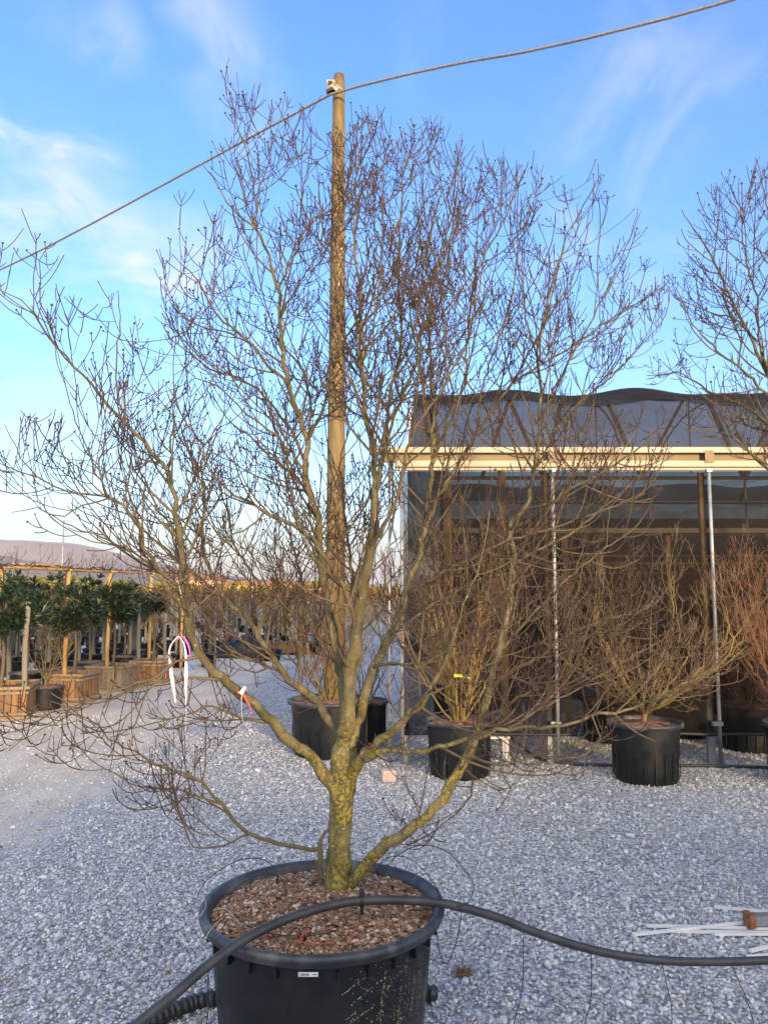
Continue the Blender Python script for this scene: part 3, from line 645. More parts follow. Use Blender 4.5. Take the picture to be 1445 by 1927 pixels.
subs = {   # name: (points), attached by their first point
 'a1': [(108, 655, 2.2, -.68), (92, 611, 2, -.68), (80, 573, 1.8, -.68), (76, 541, 1.6, -.68), (81, 490, 1.3, -.68), (100, 455, 1, -.68)],
 'a2': [(314, 885, 3.6, -.5), (325, 859, 3, -.45), (321, 827, 2.6, -.42), (328, 796, 2.2, -.4), (325, 740, 1.2, -.4)],
 'a3': [(236, 799, 3, -.56), (223, 757, 2.6, -.5), (220, 706, 2.3, -.47), (220, 659, 2, -.45), (227, 610, 1.6, -.44), (222, 545, 1.1, -.44)],
 'a4': [(204, 936, 2.6, -.6), (181, 891, 2.3, -.66), (159, 831, 1.9, -.7), (143, 792, 1.7, -.72), (134, 757, 1.4, -.74), (116, 706, 1.1, -.75)],
 'a5': [(200, 934, 2.8, -.6), (188, 866, 2.4, -.56), (204, 821, 2, -.5), (225, 785, 1.4, -.46)],
 'a6': [(204, 938, 2.4, -.6), (159, 951, 2, -.7), (121, 974, 1.7, -.76), (70, 960, 1.4, -.8), (20, 965, 1, -.85)],
 'a7': [(338, 1010, 3, -.47), (300, 960, 2.6, -.35), (270, 900, 2.2, -.3), (250, 850, 1.6, -.26)],
 'a8': [(299, 1073, 3, -.5), (250, 1040, 2.5, -.6), (190, 1010, 2, -.68), (120, 985, 1.6, -.75), (60, 940, 1.1, -.8)],
 'a9': [(70, 897, 1.8, -.68), (32, 843, 1.4, -.7), (9, 800, 1, -.72)],
 'b1': [(533, 1266, 4, .26), (470, 1240, 3.4, .38), (420, 1210, 2.8, .45), (380, 1150, 2.3, .5), (350, 1090, 1.7, .55)],
 'b2': [(433, 1136, 3.6, .45), (380, 1090, 3, .52), (340, 1060, 2.6, .56), (300, 1020, 2, .6)],
 'b3': [(486, 1199, 4, .35), (500, 1130, 3.4, .42), (470, 1070, 3, .46), (440, 1020, 2.4, .5), (425, 950, 1.6, .5)],
 'b4': [(566, 1296, 4.6, .2), (560, 1230, 3.8, .3), (540, 1170, 3.2, .35), (535, 1110, 2.6, .4), (520, 1050, 1.8, .45)],
 'c1': [(483, 435, 2.4, -.13), (483, 386, 2.1, -.1), (493, 337, 1.8, -.08), (509, 299, 1.5, -.06), (519, 247, 1, -.05)],
 'c2': [(483, 400, 2, -.12), (474, 337, 1.8, -.14), (466, 286, 1.7, -.15), (450, 245, 1.5, -.16), (441, 209, 1.3, -.17), (429, 160, 1.1, -.18), (428, 108, .8, -.18)],
 'c3': [(524, 548, 3.2, -.1), (541, 505, 3, -.08), (557, 472, 2.8, -.06), (573, 437, 2.6, -.05), (583, 418, 2.5, -.04), (631, 389, 2.2, 0), (667, 353, 1.9, .03), (702, 331, 1.6, .06), (744, 285, 1.1, .08)],
 'c4': [(583, 418, 2, -.04), (570, 379, 1.8, -.1), (577, 334, 1.6, -.12), (586, 292, 1.3, -.14), (583, 212, .9, -.15)],
 'c5': [(545, 735, 4.4, -.02), (535, 715, 4, -.05), (510, 695, 3.8, -.08), (488, 667, 3.6, -.12), (465, 638, 3.3, -.15), (437, 616, 3, -.18), (406, 591, 2.7, -.22), (390, 562, 2.4, -.24), (374, 537, 2.1, -.26), (358, 511, 1.7, -.28), (325, 480, 1.1, -.3)],
 'c6': [(474, 650, 2.6, -.13), (435, 630, 2.2, -.1), (396, 620, 2, -.08), (358, 604, 1.7, -.06), (332, 575, 1.4, -.05), (303, 535, 1, -.04)],
 'c7': [(578, 829, 4.6, 0), (600, 790, 4, -.06), (614, 745, 3.7, -.1), (619, 690, 3.4, -.14), (640, 650, 3, -.17), (668, 610, 2.5, -.2), (690, 560, 2, -.22), (720, 480, 1.4, -.24)],
 'c8': [(579, 822, 3.8, 0), (586, 765, 3.4, .08), (577, 727, 3, .12), (567, 692, 2.8, .15), (551, 672, 2.5, .18), (520, 630, 2, .2), (500, 570, 1.5, .22)],
 'c9': [(574, 870, 4.4, 0), (548, 807, 3.6, .1), (523, 778, 3.3, .15), (491, 737, 3, .2), (443, 708, 2.6, .25), (408, 699, 2.3, .28), (380, 683, 2, .3), (348, 657, 1.6, .32), (325, 641, 1.3, .33), (305, 608, 1, .34)],
 'c10': [(574, 885, 3.6, 0), (523, 823, 3, -.1), (481, 791, 2.6, -.15), (453, 772, 2.3, -.2), (420, 735, 2, -.24), (370, 712, 1.5, -.27), (338, 688, 1, -.3)],
 'c11': [(592, 950, 5, .04), (560, 900, 4, .16), (520, 870, 3.2, .24), (480, 830, 2.4, .3), (440, 800, 1.6, .34)],
 'c12': [(526, 600, 2.6, -.08), (548, 560, 2.2, .04), (570, 520, 1.9, .1), (600, 480, 1.4, .15), (625, 430, 1, .18)],
 'd': [(668, 1195, 7, -.1), (664, 1150, 6.2, -.15), (643, 1100, 5.8, -.2), (616, 1056, 5.2, -.25), (586, 1014, 4.8, -.28), (548, 988, 4.4, -.3), (497, 963, 4, -.33), (466, 941, 3.6, -.35), (440, 931, 3.1, -.37), (418, 912, 2.6, -.38), (395, 886, 2, -.4), (375, 850, 1.2, -.4)],
 'd2': [(497, 963, 3, -.33), (470, 990, 2.4, -.4), (430, 1010, 2, -.45), (400, 1040, 1.5, -.5)],
 'e2': [(706, 930, 6.5, -.2), (714, 895, 6, -.16), (720, 855, 5.6, -.12), (733, 743, 4.8, -.08), (746, 695, 4.2, -.06), (755, 648, 3.8, -.04), (752, 582, 3.2, 0), (750, 500, 2.7, 0), (754, 408, 2.2, 0), (763, 317, 1.6, 0), (800, 240, 1, 0)],
 'e3': [(720, 855, 4.4, -.12), (740, 791, 3.8, -.02), (765, 730, 3.4, .04), (790, 660, 3, .08), (800, 580, 2.5, .1), (830, 480, 2, .12), (858, 380, 1.5, .14), (862, 290, 1, .15)],
 'e4': [(700, 830, 4, -.2), (676, 759, 3.4, -.28), (650, 695, 3, -.32), (640, 640, 2.4, -.35), (640, 560, 1.8, -.36), (620, 480, 1.2, -.37)],
 'e5': [(746, 695, 3, -.06), (775, 640, 2.6, -.14), (790, 560, 2.2, -.2), (800, 470, 1.8, -.24), (830, 350, 1.3, -.26), (800, 270, .9, -.26)],
 'e6': [(696, 1030, 5.5, -.16), (720, 990, 4.8, -.26), (750, 930, 4.2, -.32), (762, 860, 3.6, -.36), (790, 790, 3.2, -.4), (840, 720, 2.8, -.42), (880, 640, 2.4, -.44), (900, 550, 1.9, -.45), (920, 450, 1.4, -.46), (955, 330, .9, -.46)],
 'e7': [(685, 673, 2.8, -.2), (705, 600, 2.4, -.12), (715, 520, 2, -.08), (720, 420, 1.6, -.05), (722, 320, 1.2, -.04), (722, 230, .8, -.04)],
 'f1': [(798, 1000, 5, .3), (823, 936, 4.4, .36), (842, 903, 4.2, .4), (871, 860, 3.9, .43), (896, 813, 3.7, .46), (922, 780, 3.5, .48), (965, 722, 3.2, .5), (1020, 685, 2.8, .52), (1080, 650, 2.4, .54), (1150, 600, 2, .55), (1200, 570, 1.5, .56), (1255, 535, 1, .56)],
 'f2': [(765, 1118, 6, .23), (794, 1103, 5.2, .15), (838, 1074, 4.6, .1), (889, 1049, 4.1, .05), (925, 1030, 3.6, 0), (980, 1010, 3, -.05), (1050, 990, 2.4, -.1), (1130, 960, 1.8, -.13), (1210, 930, 1.2, -.15)],
 'f3': [(813, 864, 3.8, .34), (850, 790, 3.4, .28), (875, 710, 3, .24), (880, 620, 2.7, .2), (895, 520, 2.2, .18), (940, 430, 1.7, .16), (975, 350, 1.1, .15)],
 'f4': [(896, 813, 2.8, .46), (905, 740, 2.5, .4), (930, 660, 2.2, .36), (960, 570, 1.9, .33), (975, 470, 1.5, .32), (1010, 370, 1, .31)],
 'f5': [(965, 722, 2.6, .5), (1010, 640, 2.3, .44), (1050, 570, 2, .4), (1085, 500, 1.6, .38), (1115, 400, 1, .36)],
 'f6': [(816, 809, 3.4, .35), (800, 740, 3, .45), (785, 660, 2.6, .5), (770, 560, 2.2, .52), (790, 450, 1.7, .53), (780, 340, 1.1, .54)],
 'g1': [(958, 995, 5.4, .12), (985, 985, 4.8, .05), (1030, 958, 4.4, 0), (1061, 927, 4, -.04), (1112, 902, 3.5, -.08), (1160, 872, 2.9, -.12), (1200, 845, 2.2, -.15), (1240, 810, 1.3, -.17)],
 'g2': [(1012, 800, 3.2, .16), (1050, 720, 2.8, .1), (1085, 650, 2.4, .07), (1130, 570, 2, .04), (1165, 490, 1.6, .02), (1205, 400, 1, 0)],
 'g3': [(966, 1060, 4, .1), (1020, 1030, 3.4, .2), (1080, 1000, 2.9, .25), (1140, 950, 2.3, .3), (1200, 900, 1.5, .34)],
 'g4': [(922, 1295, 5.2, 0), (958, 1268, 4.8, -.08), (1009, 1240, 4.3, -.15), (1061, 1199, 3.8, -.2), (1128, 1168, 3.2, -.24), (1205, 1150, 2.6, -.27), (1260, 1110, 1.6, -.3)],
 'g5': [(1010, 845, 3, .16), (1050, 800, 2.6, .26), (1100, 750, 2.3, .32), (1160, 700, 1.9, .36), (1215, 640, 1.2, .4)],
 'g6': [(1012, 680, 2.6, .16), (990, 600, 2.2, .1), (980, 520, 1.8, .06), (960, 420, 1.3, .03), (965, 330, .9, .02)],
 'g7': [(937, 1225, 4, .03), (990, 1170, 3.4, .12), (1040, 1120, 2.9, .18), (1100, 1060, 2.4, .22), (1170, 1010, 1.6, .25)],
 'g8': [(880, 1420, 4, -.06), (940, 1440, 3, -.1), (1010, 1420, 2.6, -.14), (1080, 1400, 2.2, -.18), (1140, 1420, 1.4, -.2)],
 'g9': [(870, 1440, 4, -.08), (890, 1470, 2.4, .05), (870, 1520, 1.8, .1), (820, 1560, 1.3, .14)],
 'g10': [(906, 1352, 4.5, -.02), (950, 1330, 3.6, -.12), (1000, 1300, 3, -.2), (1060, 1290, 2.5, -.25), (1130, 1250, 1.9, -.3), (1190, 1240, 1.2, -.33)],
 'i3': [(1112, 1344, 2.6, -.5), (1130, 1390, 2, -.55), (1100, 1420, 1.6, -.58), (1050, 1430, 1, -.6)],
 'i4': [(958, 1369, 3, -.45), (1020, 1330, 2.4, -.5), (1080, 1300, 2, -.55), (1130, 1270, 1.3, -.58)],
 'i5': [(772, 1345, 4, -.33), (800, 1310, 3.2, -.42), (850, 1290, 2.7, -.48), (900, 1260, 2.1, -.53), (960, 1230, 1.3, -.57)],
 'k': [(372, 1236, 5, -.37), (332, 1245, 3.4, -.42), (299, 1269, 2.8, -.45), (259, 1285, 2.4, -.48), (199, 1305, 2, -.5), (149, 1325, 1.5, -.52), (90, 1345, 1, -.54)],
 'k2': [(420, 1279, 4.5, -.3), (365, 1274, 3, -.34), (310, 1282, 2.5, -.38), (266, 1292, 2.2, -.42), (199, 1322, 1.8, -.46), (140, 1335, 1.2, -.5)],
 'k3': [(510, 1359, 4.5, -.17), (450, 1350, 3, -.2), (400, 1330, 2.5, -.24), (350, 1345, 2, -.28), (300, 1360, 1.4, -.32)],
 'n': [(668, 1260, 5, .0), (668, 1180, 4.4, .1), (662, 1100, 3.9, .16), (657, 1030, 3.4, .2), (648, 960, 2.8, .24), (640, 880, 2.2, .28), (655, 800, 1.6, .3), (645, 720, 1, .32)],
 'o': [(634, 1250, 5, .07), (600, 1200, 4, .2), (575, 1130, 3.3, .28), (560, 1060, 2.7, .34), (540, 990, 2, .4), (520, 920, 1.2, .44)],
 'p': [(742, 1186, 5, .16), (770, 1170, 4.2, .28), (810, 1140, 3.6, .35), (850, 1120, 3, .4), (900, 1090, 2.4, .45), (960, 1080, 1.6, .5)],
 'q': [(699, 1259, 4.5, .08), (735, 1245, 3.6, .0), (780, 1260, 3, -.06), (830, 1230, 2.5, -.1), (880, 1200, 1.8, -.14), (910, 1160, 1.1, -.17)],
}
def to_world(pl, base_d):
    pts = np.array([P(x, y, base_d + o_) for x, y, h, o_ in pl]); rad = np.array([h * (base_d + o_) / F for x, y, h, o_ in pl]) * np.array([.78 if h < 19.5 else 1.0 for _, _, h, _ in pl]); return pts, rad
rl = np.random.default_rng(21)
def add_limb(name, pl, root, mat, base_d, jit=0.0):
    pts, rad = to_world(pl, base_d); pp, rr = smooth_path(pts, rad, .035)
    pp = pp + rl.normal(0, .0035, pp.shape) * np.minimum(rr / .004, 1.2)[:, None] ; v, q = limb_mesh(pp, rr, rl, 10)
    keep(mesh_obj(name, v, q, mat, None), root); return pp, rr
# trunk with flared base
pts, rad = to_world([(632, 1690, 34, .02), (634, 1668, 28, .02), (637, 1640, 23, .01), (638, 1600, 21, 0), (641, 1540, 20, 0), (643, 1500, 22, 0), (645, 1465, 25, 0), (648, 1425, 24, 0), (650, 1390, 19, 0)], D0)
pp, rr = smooth_path(pts, rad, .02); v, q = limb_mesh(pp, rr, rl, 20); keep(mesh_obj('trunk', v, q, M['bark']), tree)
skel = []
for nm, pl in limbs.items():
    skel.append((nm,) + add_limb('limb', pl, tree, M['bark'], D0))
V, Q = [], []; n0 = 0
for nm, pl in subs.items():
    pts, rad = to_world(pl, D0); pp, rr = smooth_path(pts, rad, .03); pp = pp + rl.normal(0, .003, pp.shape); pp[0] = pts[0]
    v, q = tubes(pp[None], rr[None], 7); V.append(v); Q.append(q + n0); n0 += len(v); skel.append((nm, pp, rr))
# the thin low branch on the left, out of the cut stub beside the trunk
jl = {'stub': [(603, 1662, 6.5, .0), (602, 1630, 6, -.01), (600, 1596, 6, -.02), (603, 1582, 4, -.02), (612, 1566, 3.6, -.01), (624, 1556, 3, 0)],
      'J': [(601, 1598, 5, -.02), (572, 1598, 4.6, -.06), (526, 1586, 4.4, -.1), (483, 1576, 4.2, -.15), (441, 1545, 4, -.2), (417, 1514, 3.8, -.22), (379, 1472, 3.2, -.26), (325, 1446, 2.7, -.3), (282, 1433, 2.4, -.34), (249, 1413, 2.1, -.37), (206, 1390, 1.8, -.4), (186, 1366, 1.6, -.42), (143, 1343, 1.4, -.45), (100, 1363, 1.2, -.5), (60, 1383, 1.0, -.53), (15, 1412, .9, -.56)],
      'J2': [(417, 1514, 2.8, -.22), (382, 1500, 2.5, -.24), (342, 1489, 2.2, -.26), (286, 1482, 2, -.28), (249, 1473, 1.8, -.3), (199, 1446, 1.5, -.33), (159, 1420, 1.2, -.36), (133, 1373, 1, -.4)],
      'J3': [(470, 1566, 2.6, -.15), (420, 1590, 2.2, -.2), (363, 1592, 1.8, -.24), (350, 1560, 1.4, -.26), (330, 1520, 1, -.3)]}
for nm, pl in jl.items():
    pts, rad = to_world(pl, D0); pp, rr = smooth_path(pts, rad, .03); pp = pp + rl.normal(0, .003, pp.shape)
    v, q = tubes(pp[None], rr[None], 8); V.append(v); Q.append(q + n0); n0 += len(v)
    if nm != 'stub': skel.append((nm, pp, rr))
o = keep(mesh_obj('branches', np.concatenate(V), np.concatenate(Q), M['branch']), tree)
starts = {'A': .42, 'A2': .2, 'B': .25, 'C': .3, 'E': .35, 'F': .35, 'G': .38, 'I': .35, 'I2': .2, 'J': .3}
low = ('J', 'J2', 'J3', 'k', 'k2', 'k3', 'g8', 'g9', 'i3')
for nm, pp, rr in skel:
    L_ = (.20, .46); upv = .075; dens = .92
    if nm in low: L_, upv, dens = (.10, .30), .04, .92
    if nm in ('A', 'A2', 'a1', 'a3', 'a4', 'a9'): L_, dens = (.14, .34), .85
    if nm[0] in 'efgEFG': dens = .82
    gw.level1(pp, rr, .074, starts.get(nm, .12), L_, upv, dens, .86)
# fine inner twigs low on the main stems
for nm in ('C', 'E', 'F', 'B', 'G', 'I'):
    for n_, pp, rr in skel:
        if n_ == nm: gw.level1(pp[:int(len(pp) * .45)], rr[:int(len(pp) * .45)] * .35, .06, .25, (.10, .22), .05, .5, .8, end=False)
v, q, mi = gw.meshes()
o = mesh_obj('crown', v, q, [M['branch'], M['twig'], M['bud']], None, mi); keep(o, tree)
print('main twigs', len(gw.b1), len(gw.b2), len(gw.b3), len(gw.tips), len(q))

# ------------------------------------------------------------------ second tree of the same kind, its pot just outside the frame on the right
t2 = thing('potted_dogwood_tree', 'leafless tree reaching in from the right edge against the sky', 'potted tree', (2.86, 4.1, 0))
make_pot(t2, PR, PH, 64, 'soil_far', 26, True)
poly2 = [(1255, 560), (1262, 380), (1340, 335), (1420, 300), (1700, 250), (2300, 250), (2300, 1400), (1600, 1300), (1500, 1000), (1445, 880), (1330, 850), (1240, 770), (1205, 705), (1240, 640)]
T2 = {'trunk': [(1735, 1460, 20, 0), (1732, 1400, 15, 0), (1725, 1330, 14, 0), (1715, 1260, 14, 0)],
      'l1': [(1715, 1260, 11, 0), (1660, 1120, 9, -.1), (1590, 990, 8, -.15), (1530, 880, 7, -.2), (1480, 780, 5.5, -.22), (1440, 700, 4.6, -.24), (1400, 610, 3.6, -.25), (1360, 530, 2.8, -.25), (1325, 460, 2, -.25), (1280, 395, 1.1, -.25)],
      'l2': [(1530, 880, 5, -.2), (1450, 800, 4, -.1), (1400, 765, 3.3, 0), (1340, 740, 2.4, .05), (1275, 700, 1.8, .1), (1215, 715, 1, .1)],
      'l3': [(1460, 740, 3.6, -.22), (1430, 650, 3, -.3), (1420, 560, 2.5, -.35), (1400, 470, 2, -.38), (1390, 400, 1.6, -.4), (1345, 350, 1, -.4)],
      'l4': [(1480, 780, 3.8, -.22), (1400, 700, 3.2, -.35), (1350, 660, 2.6, -.4), (1310, 620, 2, -.44), (1270, 540, 1.1, -.46)],
      'l5': [(1590, 990, 6, -.15), (1560, 850, 5, 0), (1530, 700, 4, .1), (1490, 560, 3, .15), (1450, 430, 2, .2), (1430, 330, 1.1, .2)],
      'l6': [(1590, 990, 5, -.15), (1500, 930, 4, -.3), (1430, 870, 3, -.4), (1370, 820, 2, -.45), (1310, 810, 1.2, -.5)],
      'l7': [(1715, 1260, 11, 0), (1740, 1100, 9, 0), (1720, 900, 7, .1), (1690, 700, 5, .1), (1680, 500, 3, .1), (1660, 350, 1.2, .1)],
      'l8': [(1740, 1100, 8, 0), (1820, 950, 6, 0), (1880, 800, 5, 0), (1930, 600, 3, 0), (1950, 450, 1.4, 0)],
      'l9': [(1425, 640, 2.6, -.3), (1380, 600, 2.2, -.2), (1340, 590, 1.8, -.15), (1290, 570, 1.1, -.1)]}
g2 = Grower(23, poly2)
for nm, pl in T2.items():
    pp, rr = add_limb('trunk' if nm == 'trunk' else 'limb', pl, t2, M['bark'], 4.1)
    if nm != 'trunk': g2.level1(pp, rr, .065, .15, (.22, .5), .06, .72, .8)
v, q, mi = g2.meshes(bud_r=.0055); keep(mesh_obj('crown', v, q, [M['branch'], M['twig'], M['bud']], None, mi), t2)

# ------------------------------------------------------------------ shrubs in pots, and everything else: see below
def shrub(root, base, height, spread, nst, seed, mats, flare=1.0, k=1.0, thick=.011, lo=.12, trunk_h=.0, scale=1.0):
    """multi-stemmed leafless shrub in root's own coordinates"""
    g = Grower(seed); r = random.Random(seed); V, Q = [], []; n0 = 0
    start = np.array(base, float)
    if trunk_h:
        top = start + [.01, 0, trunk_h]; pp, rr = smooth_path([start - [0, 0, .05], start + [0, 0, trunk_h * .5], top], [thick * 2.4, thick * 2, thick * 1.9], .03)
        v, q = tubes(pp[None], rr[None], 8); V.append(v); Q.append(q); n0 = len(v); start = top
    for i in range(nst):
        a = 2 * math.pi * (i + r.uniform(-.3, .3)) / nst; e = spread * r.uniform(.35, 1.0); h = height * r.uniform(.72, 1.0)
        tip = start + [math.cos(a) * e, math.sin(a) * e, h]
        c1 = start + [math.cos(a) * e * .42 * flare, math.sin(a) * e * .42 * flare, h * .25]; c2 = start + [math.cos(a) * e * .8 * flare, math.sin(a) * e * .8 * flare, h * .62]
        r0 = thick * r.uniform(.7, 1.2); s0 = start + [math.cos(a) * .03, math.sin(a) * .03, -.03]
        pp, rr = smooth_path([s0, c1, c2, tip], [r0, r0 * .75, r0 * .5, .002], .05); pp[1:] += np.array([[r.gauss(0, .007) for _ in range(3)] for _ in pp[1:]])
        v, q = tubes(pp[None], rr[None], 6); V.append(v); Q.append(q + n0); n0 += len(v)
        g.level1(pp, rr, .11, lo, (.16, .42), .07, k, k, r_cap=.0045)
    mesh_obj('stems', np.concatenate(V), np.concatenate(Q), mats[0], root)
    v, q, mi = g.meshes(bud_r=.004, bud_p=.3, scale=scale); mesh_obj('crown', v, q, [mats[0], mats[1], M['bud']], root, mi)
def at_px(x, y, dc): p = P(x, y, dc); return (p[0], dc, 0)
def potted(px, dc, R_, H, label, sh, name='potted_shrub', seg=48, rotz=0):
    p = P(px, 1200, dc); root = thing(name, label, 'potted shrub', (p[0], dc, 0), 'leafless shrubs in black pots', rotz)
    make_pot(root, R_, H, seg, 'soil_far', 20); shrub(root, (0, 0, H * .93), **sh); return root
mg = [M['twig_green'], M['twig_red']]; mo = [M['twig_orange'], M['twig_orange']]; mr = [M['bark_far'], M['twig_red']]
sA = potted(622, 8.3, .45, .56, 'olive stemmed leafless shrub in the big black pot in front of the tall wooden pole', dict(height=1.45, spread=.62, nst=11, seed=31, mats=mg, k=.8, thick=.013))
sB = potted(862, 7.36, .33, .5, 'dense green and red twigged shrub with a yellow tag in a black pot', dict(height=1.7, spread=.72, nst=15, seed=32, mats=mg, k=.8, thick=.014))
sC = potted(1207, 7.16, .335, .52, 'spreading shrub forking low on a short trunk in a black pot on the gravel', dict(height=1.28, spread=1.12, nst=14, seed=33, mats=[M['twig_green'], M['twig_tan']], k=.72, thick=.013, trunk_h=.14, flare=1.3), rotz=.5)
sD = potted(1500, 7.05, .34, .52, 'orange twigged shrub in a black pot cut off by the right edge', dict(height=1.5, spread=.75, nst=15, seed=34, mats=mo, k=.9, thick=.011), rotz=1.0)
# the same kinds again, standing inside the net house
ins = [(sD, 1400, 8.5, 1.0, .92, 'orange red shrub inside the net house behind its right hand front post'), (sB, 1140, 9.0, 2.1, .95, 'reddish shrub inside the net house left of the short trunked shrub'),
       (sD, 1275, 9.3, 3.0, 1.0, 'orange shrub inside the net house behind the short trunked shrub'),
       (sC, 860, 9.6, 4.0, 1.0, 'shrub inside the net house behind the yellow tagged shrub'),
       (sD, 1220, 11.0, 5.0, 1.05, 'shrub in the second row inside the net house below the raised roof bump'), (sC, 1380, 10.8, 1.7, 1.1, 'shrub in the second row inside the net house near the right post'),
       (sB, 930, 11.4, 5.6, 1.0, 'shrub in the back row of the net house towards its left end'), (sD, 1490, 9.6, .3, 1.0, 'shrub inside the net house at the right edge'), (sC, 1600, 8.6, .3, 1.0, 'shrub inside the net house beyond the right edge')]
for src, px, dc, rz, sc_, lab in ins: p = P(px, 1200, dc); copy_tree(src, (p[0], dc, 0), rz, lab, sc_)
p = P(682, 1300, 9.6); t = thing('potted_shrub', 'small black pot half hidden behind the big tree trunk beside the net house corner', 'potted shrub', (p[0] + .06, 8.95, 0), 'leafless shrubs in black pots')
make_pot(t, .26, .46, 32, 'soil_far', 16); shrub(t, (0, 0, .42), height=.9, spread=.4, nst=7, seed=35, mats=mr, k=.6, thick=.008)

# ------------------------------------------------------------------ tall wooden pole and the twisted steel cable
pd = 8.95; pb = P(629, 1340, pd); pt = P(638, 142, pd); t = thing('wooden_pole', 'tall brown wooden pole rising behind the tree and carrying the steel cable', 'pole', (pb[0], pd, 0))
tops = pt - [pb[0], pd, 0]; m = MB(); nseg = 60
ctrl = [np.array([0, 0, -.2]) * (1 - k / nseg) + (tops + [0, 0, 0]) * (k / nseg) for k in range(nseg + 1)]
rads = [.128 - .055 * (k / nseg) + .0016 * math.sin(k * 1.3) for k in range(nseg + 1)]; rads[-1] *= .86
m.tube(ctrl, rads, 24); m.build('shaft', M['pole'], t)
m = MB(); rk = np.random.default_rng(9)
for k in range(7):
    z = rk.choice([rk.uniform(4.3, 6.0), rk.uniform(2.5, 7.7)]); fr = z / tops[2]; a = rk.uniform(3.6, 5.8); rr0 = .128 - .055 * fr
    c = tops * fr + np.array([math.cos(a) * rr0, math.sin(a) * rr0, 0]); wv = rk.uniform(.007, .016)
    n_ = np.array([math.cos(a), math.sin(a), 0]); s_ = np.array([-n_[1], n_[0], 0])
    m.add([c + s_ * wv * math.cos(q) * rk.uniform(.6, 1) + UP * wv * math.sin(q) * rk.uniform(.7, 1.6) + n_ * .003 for q in np.linspace(0, 6.28, 8)[:-1]] + [c + n_ * .008], [(i, (i + 1) % 7, 7) for i in range(7)])
o = tag(m.build('paint_flakes', M['white_tape'], t), kind='stuff')
cpt = P(622, 178, pd - .09)       # where the cable is clamped
m = MB()
b0 = P(632, 165, pd - .075) - np.array(t.location)
m.box(b0 + [-.06, 0, .03], (.10, .05, .12)); m.box(b0 + [-.015, -.03, -.02], (.11, .02, .05), np.array(Matrix.Rotation(R(38), 3, 'Y')))
m.bar(b0 + [-.05, -.035, .07], b0 + [.07, -.035, -.05], .012, .02); m.bar(b0 + [-.03, -.04, .03], b0 + [.08, -.04, -.045], .010, .014)
br = m.build('bracket', M['pale_steel'], t)
m = MB(); m.box(b0 + [-.062, -.027, .045], (.055, .01, .05)); m.box(b0 + [-.07, -.02, -.05], (.09, .05, .035), np.array(Matrix.Rotation(R(-25), 3, 'Y'))); m.lathe([(.012, -.03), (.014, .03)], b0 + [-.10, 0, -.065], 8)
m.build('clamp', M['thin_black'], br)
ct = thing('steel_cable', 'twisted steel cable crossing the sky from the top right past the pole top', 'cable', tuple(cpt))
left = [P(622, 178, pd - .11), P(480, 254, 9.6), P(300, 352, 10.6), P(150, 433, 11.5), P(0, 508, 12.5), P(-260, 622, 14.5)]
right = [P(622, 178, pd - .11), P(700, 156, 8.6), P(850, 122, 8.2), P(1000, 95, 7.8), P(1180, 53, 7.4), P(1375, 0, 7.0), P(1700, -105, 6.4)]
m = MB()
for pl in (left, right):
    pp, _ = smooth_path(pl, [1] * len(pl), .018)
    tt = norm(pp[-1] - pp[0]); x_ = norm(np.cross(tt, UP)); y_ = np.cross(x_, tt); s_ = np.arange(len(pp)) * .018 * 2 * math.pi / .16
    for k in range(3):
        a = s_ + k * 2.094; q = pp + (x_ * np.cos(a)[:, None] + y_ * np.sin(a)[:, None]) * .0085
        v, qd = tubes(q[None], np.full((1, len(q)), .0085), 5); m.add(v, qd)
keep(m.build('strands', M['cable']), ct)

# ------------------------------------------------------------------ net house
GY = 7.75
nh = thing('net_house', 'dark shade net house with cream beam, steel posts and a wavy net roof', 'net house', (0, GY, 0))
def W(o): return keep(o, nh)
XR = 9.6
m = MB()   # gutter: layered cream beam
m.box(((XR - .08) / 2, GY, 3.112), (XR + .08, .14, .055)); W(m.build('gutter_lip', M['cream']))
m = MB(); m.box(((XR - .04) / 2 + .02, GY + .035, 3.043), (XR + .0, .07, .08)); W(m.build('gutter_channel', M['tan_beam']))
m = MB(); m.box((XR / 2 + .06, GY - .01, 2.972), (XR - .1, .10, .06)); m.box((XR / 2 + .06, GY + .0, 2.925), (XR - .1, .05, .03)); W(m.build('beam', M['cream']))
posts = [.18, 1.70, 3.28, 4.85, 6.40, 7.95, 9.5]
for x in (1.70, 3.28, 4.85, 6.40):
    m = MB(); m.box((x, GY - .072, 3.045), (.09, .006, .12)); m.box((x + .02, GY - .077, 3.08), (.014, .008, .014)); m.box((x - .02, GY - .077, 3.01), (.014, .008, .014)); W(m.build('joint_plate', M['tan_beam']))
for i, x in enumerate(posts):
    m = MB(); m.tube([(x, GY - .035, -.05), (x, GY - .035, 1.0), (x, GY - .035, 2.0), (x, GY - .035, 2.90)], [.019] * 4, 12)
    m.box((x, GY - .035, 2.905), (.05, .045, .03)); po = W(m.build('post', M['galv']))
    m = MB(); m.box((x - .055 if i else x + .03, GY + .055, .30), (.07, .06, .62)); m.box((x - .03, GY - .02, .012), (.13, .12, .02)); m.box((x - .02, GY - .03, .40), (.10, .05, .04))
    a = m.build('post_foot', M['galv'], po); a.location = (0, 0, 0)
    if i:
        m = MB(); m.box((x - .048, GY + .05, 1.76), (.055, .05, 2.26)); a = m.build('timber_liner', M['timber'], po)
m = MB(); m.tube([(.055, GY + .1, 0), (.055, GY + .1, 2.9)], [.013] * 2, 8); m.tube([(.055, GY + .1, 2.2), (.18, GY, 2.9)], [.01] * 2, 8)
for z in np.arange(.5, 2.8, .33): m.tube([(.055, GY + .1, z), (.18, GY + .0, z + .1)], [.006] * 2, 6)
W(m.build('end_brace', M['galv']))
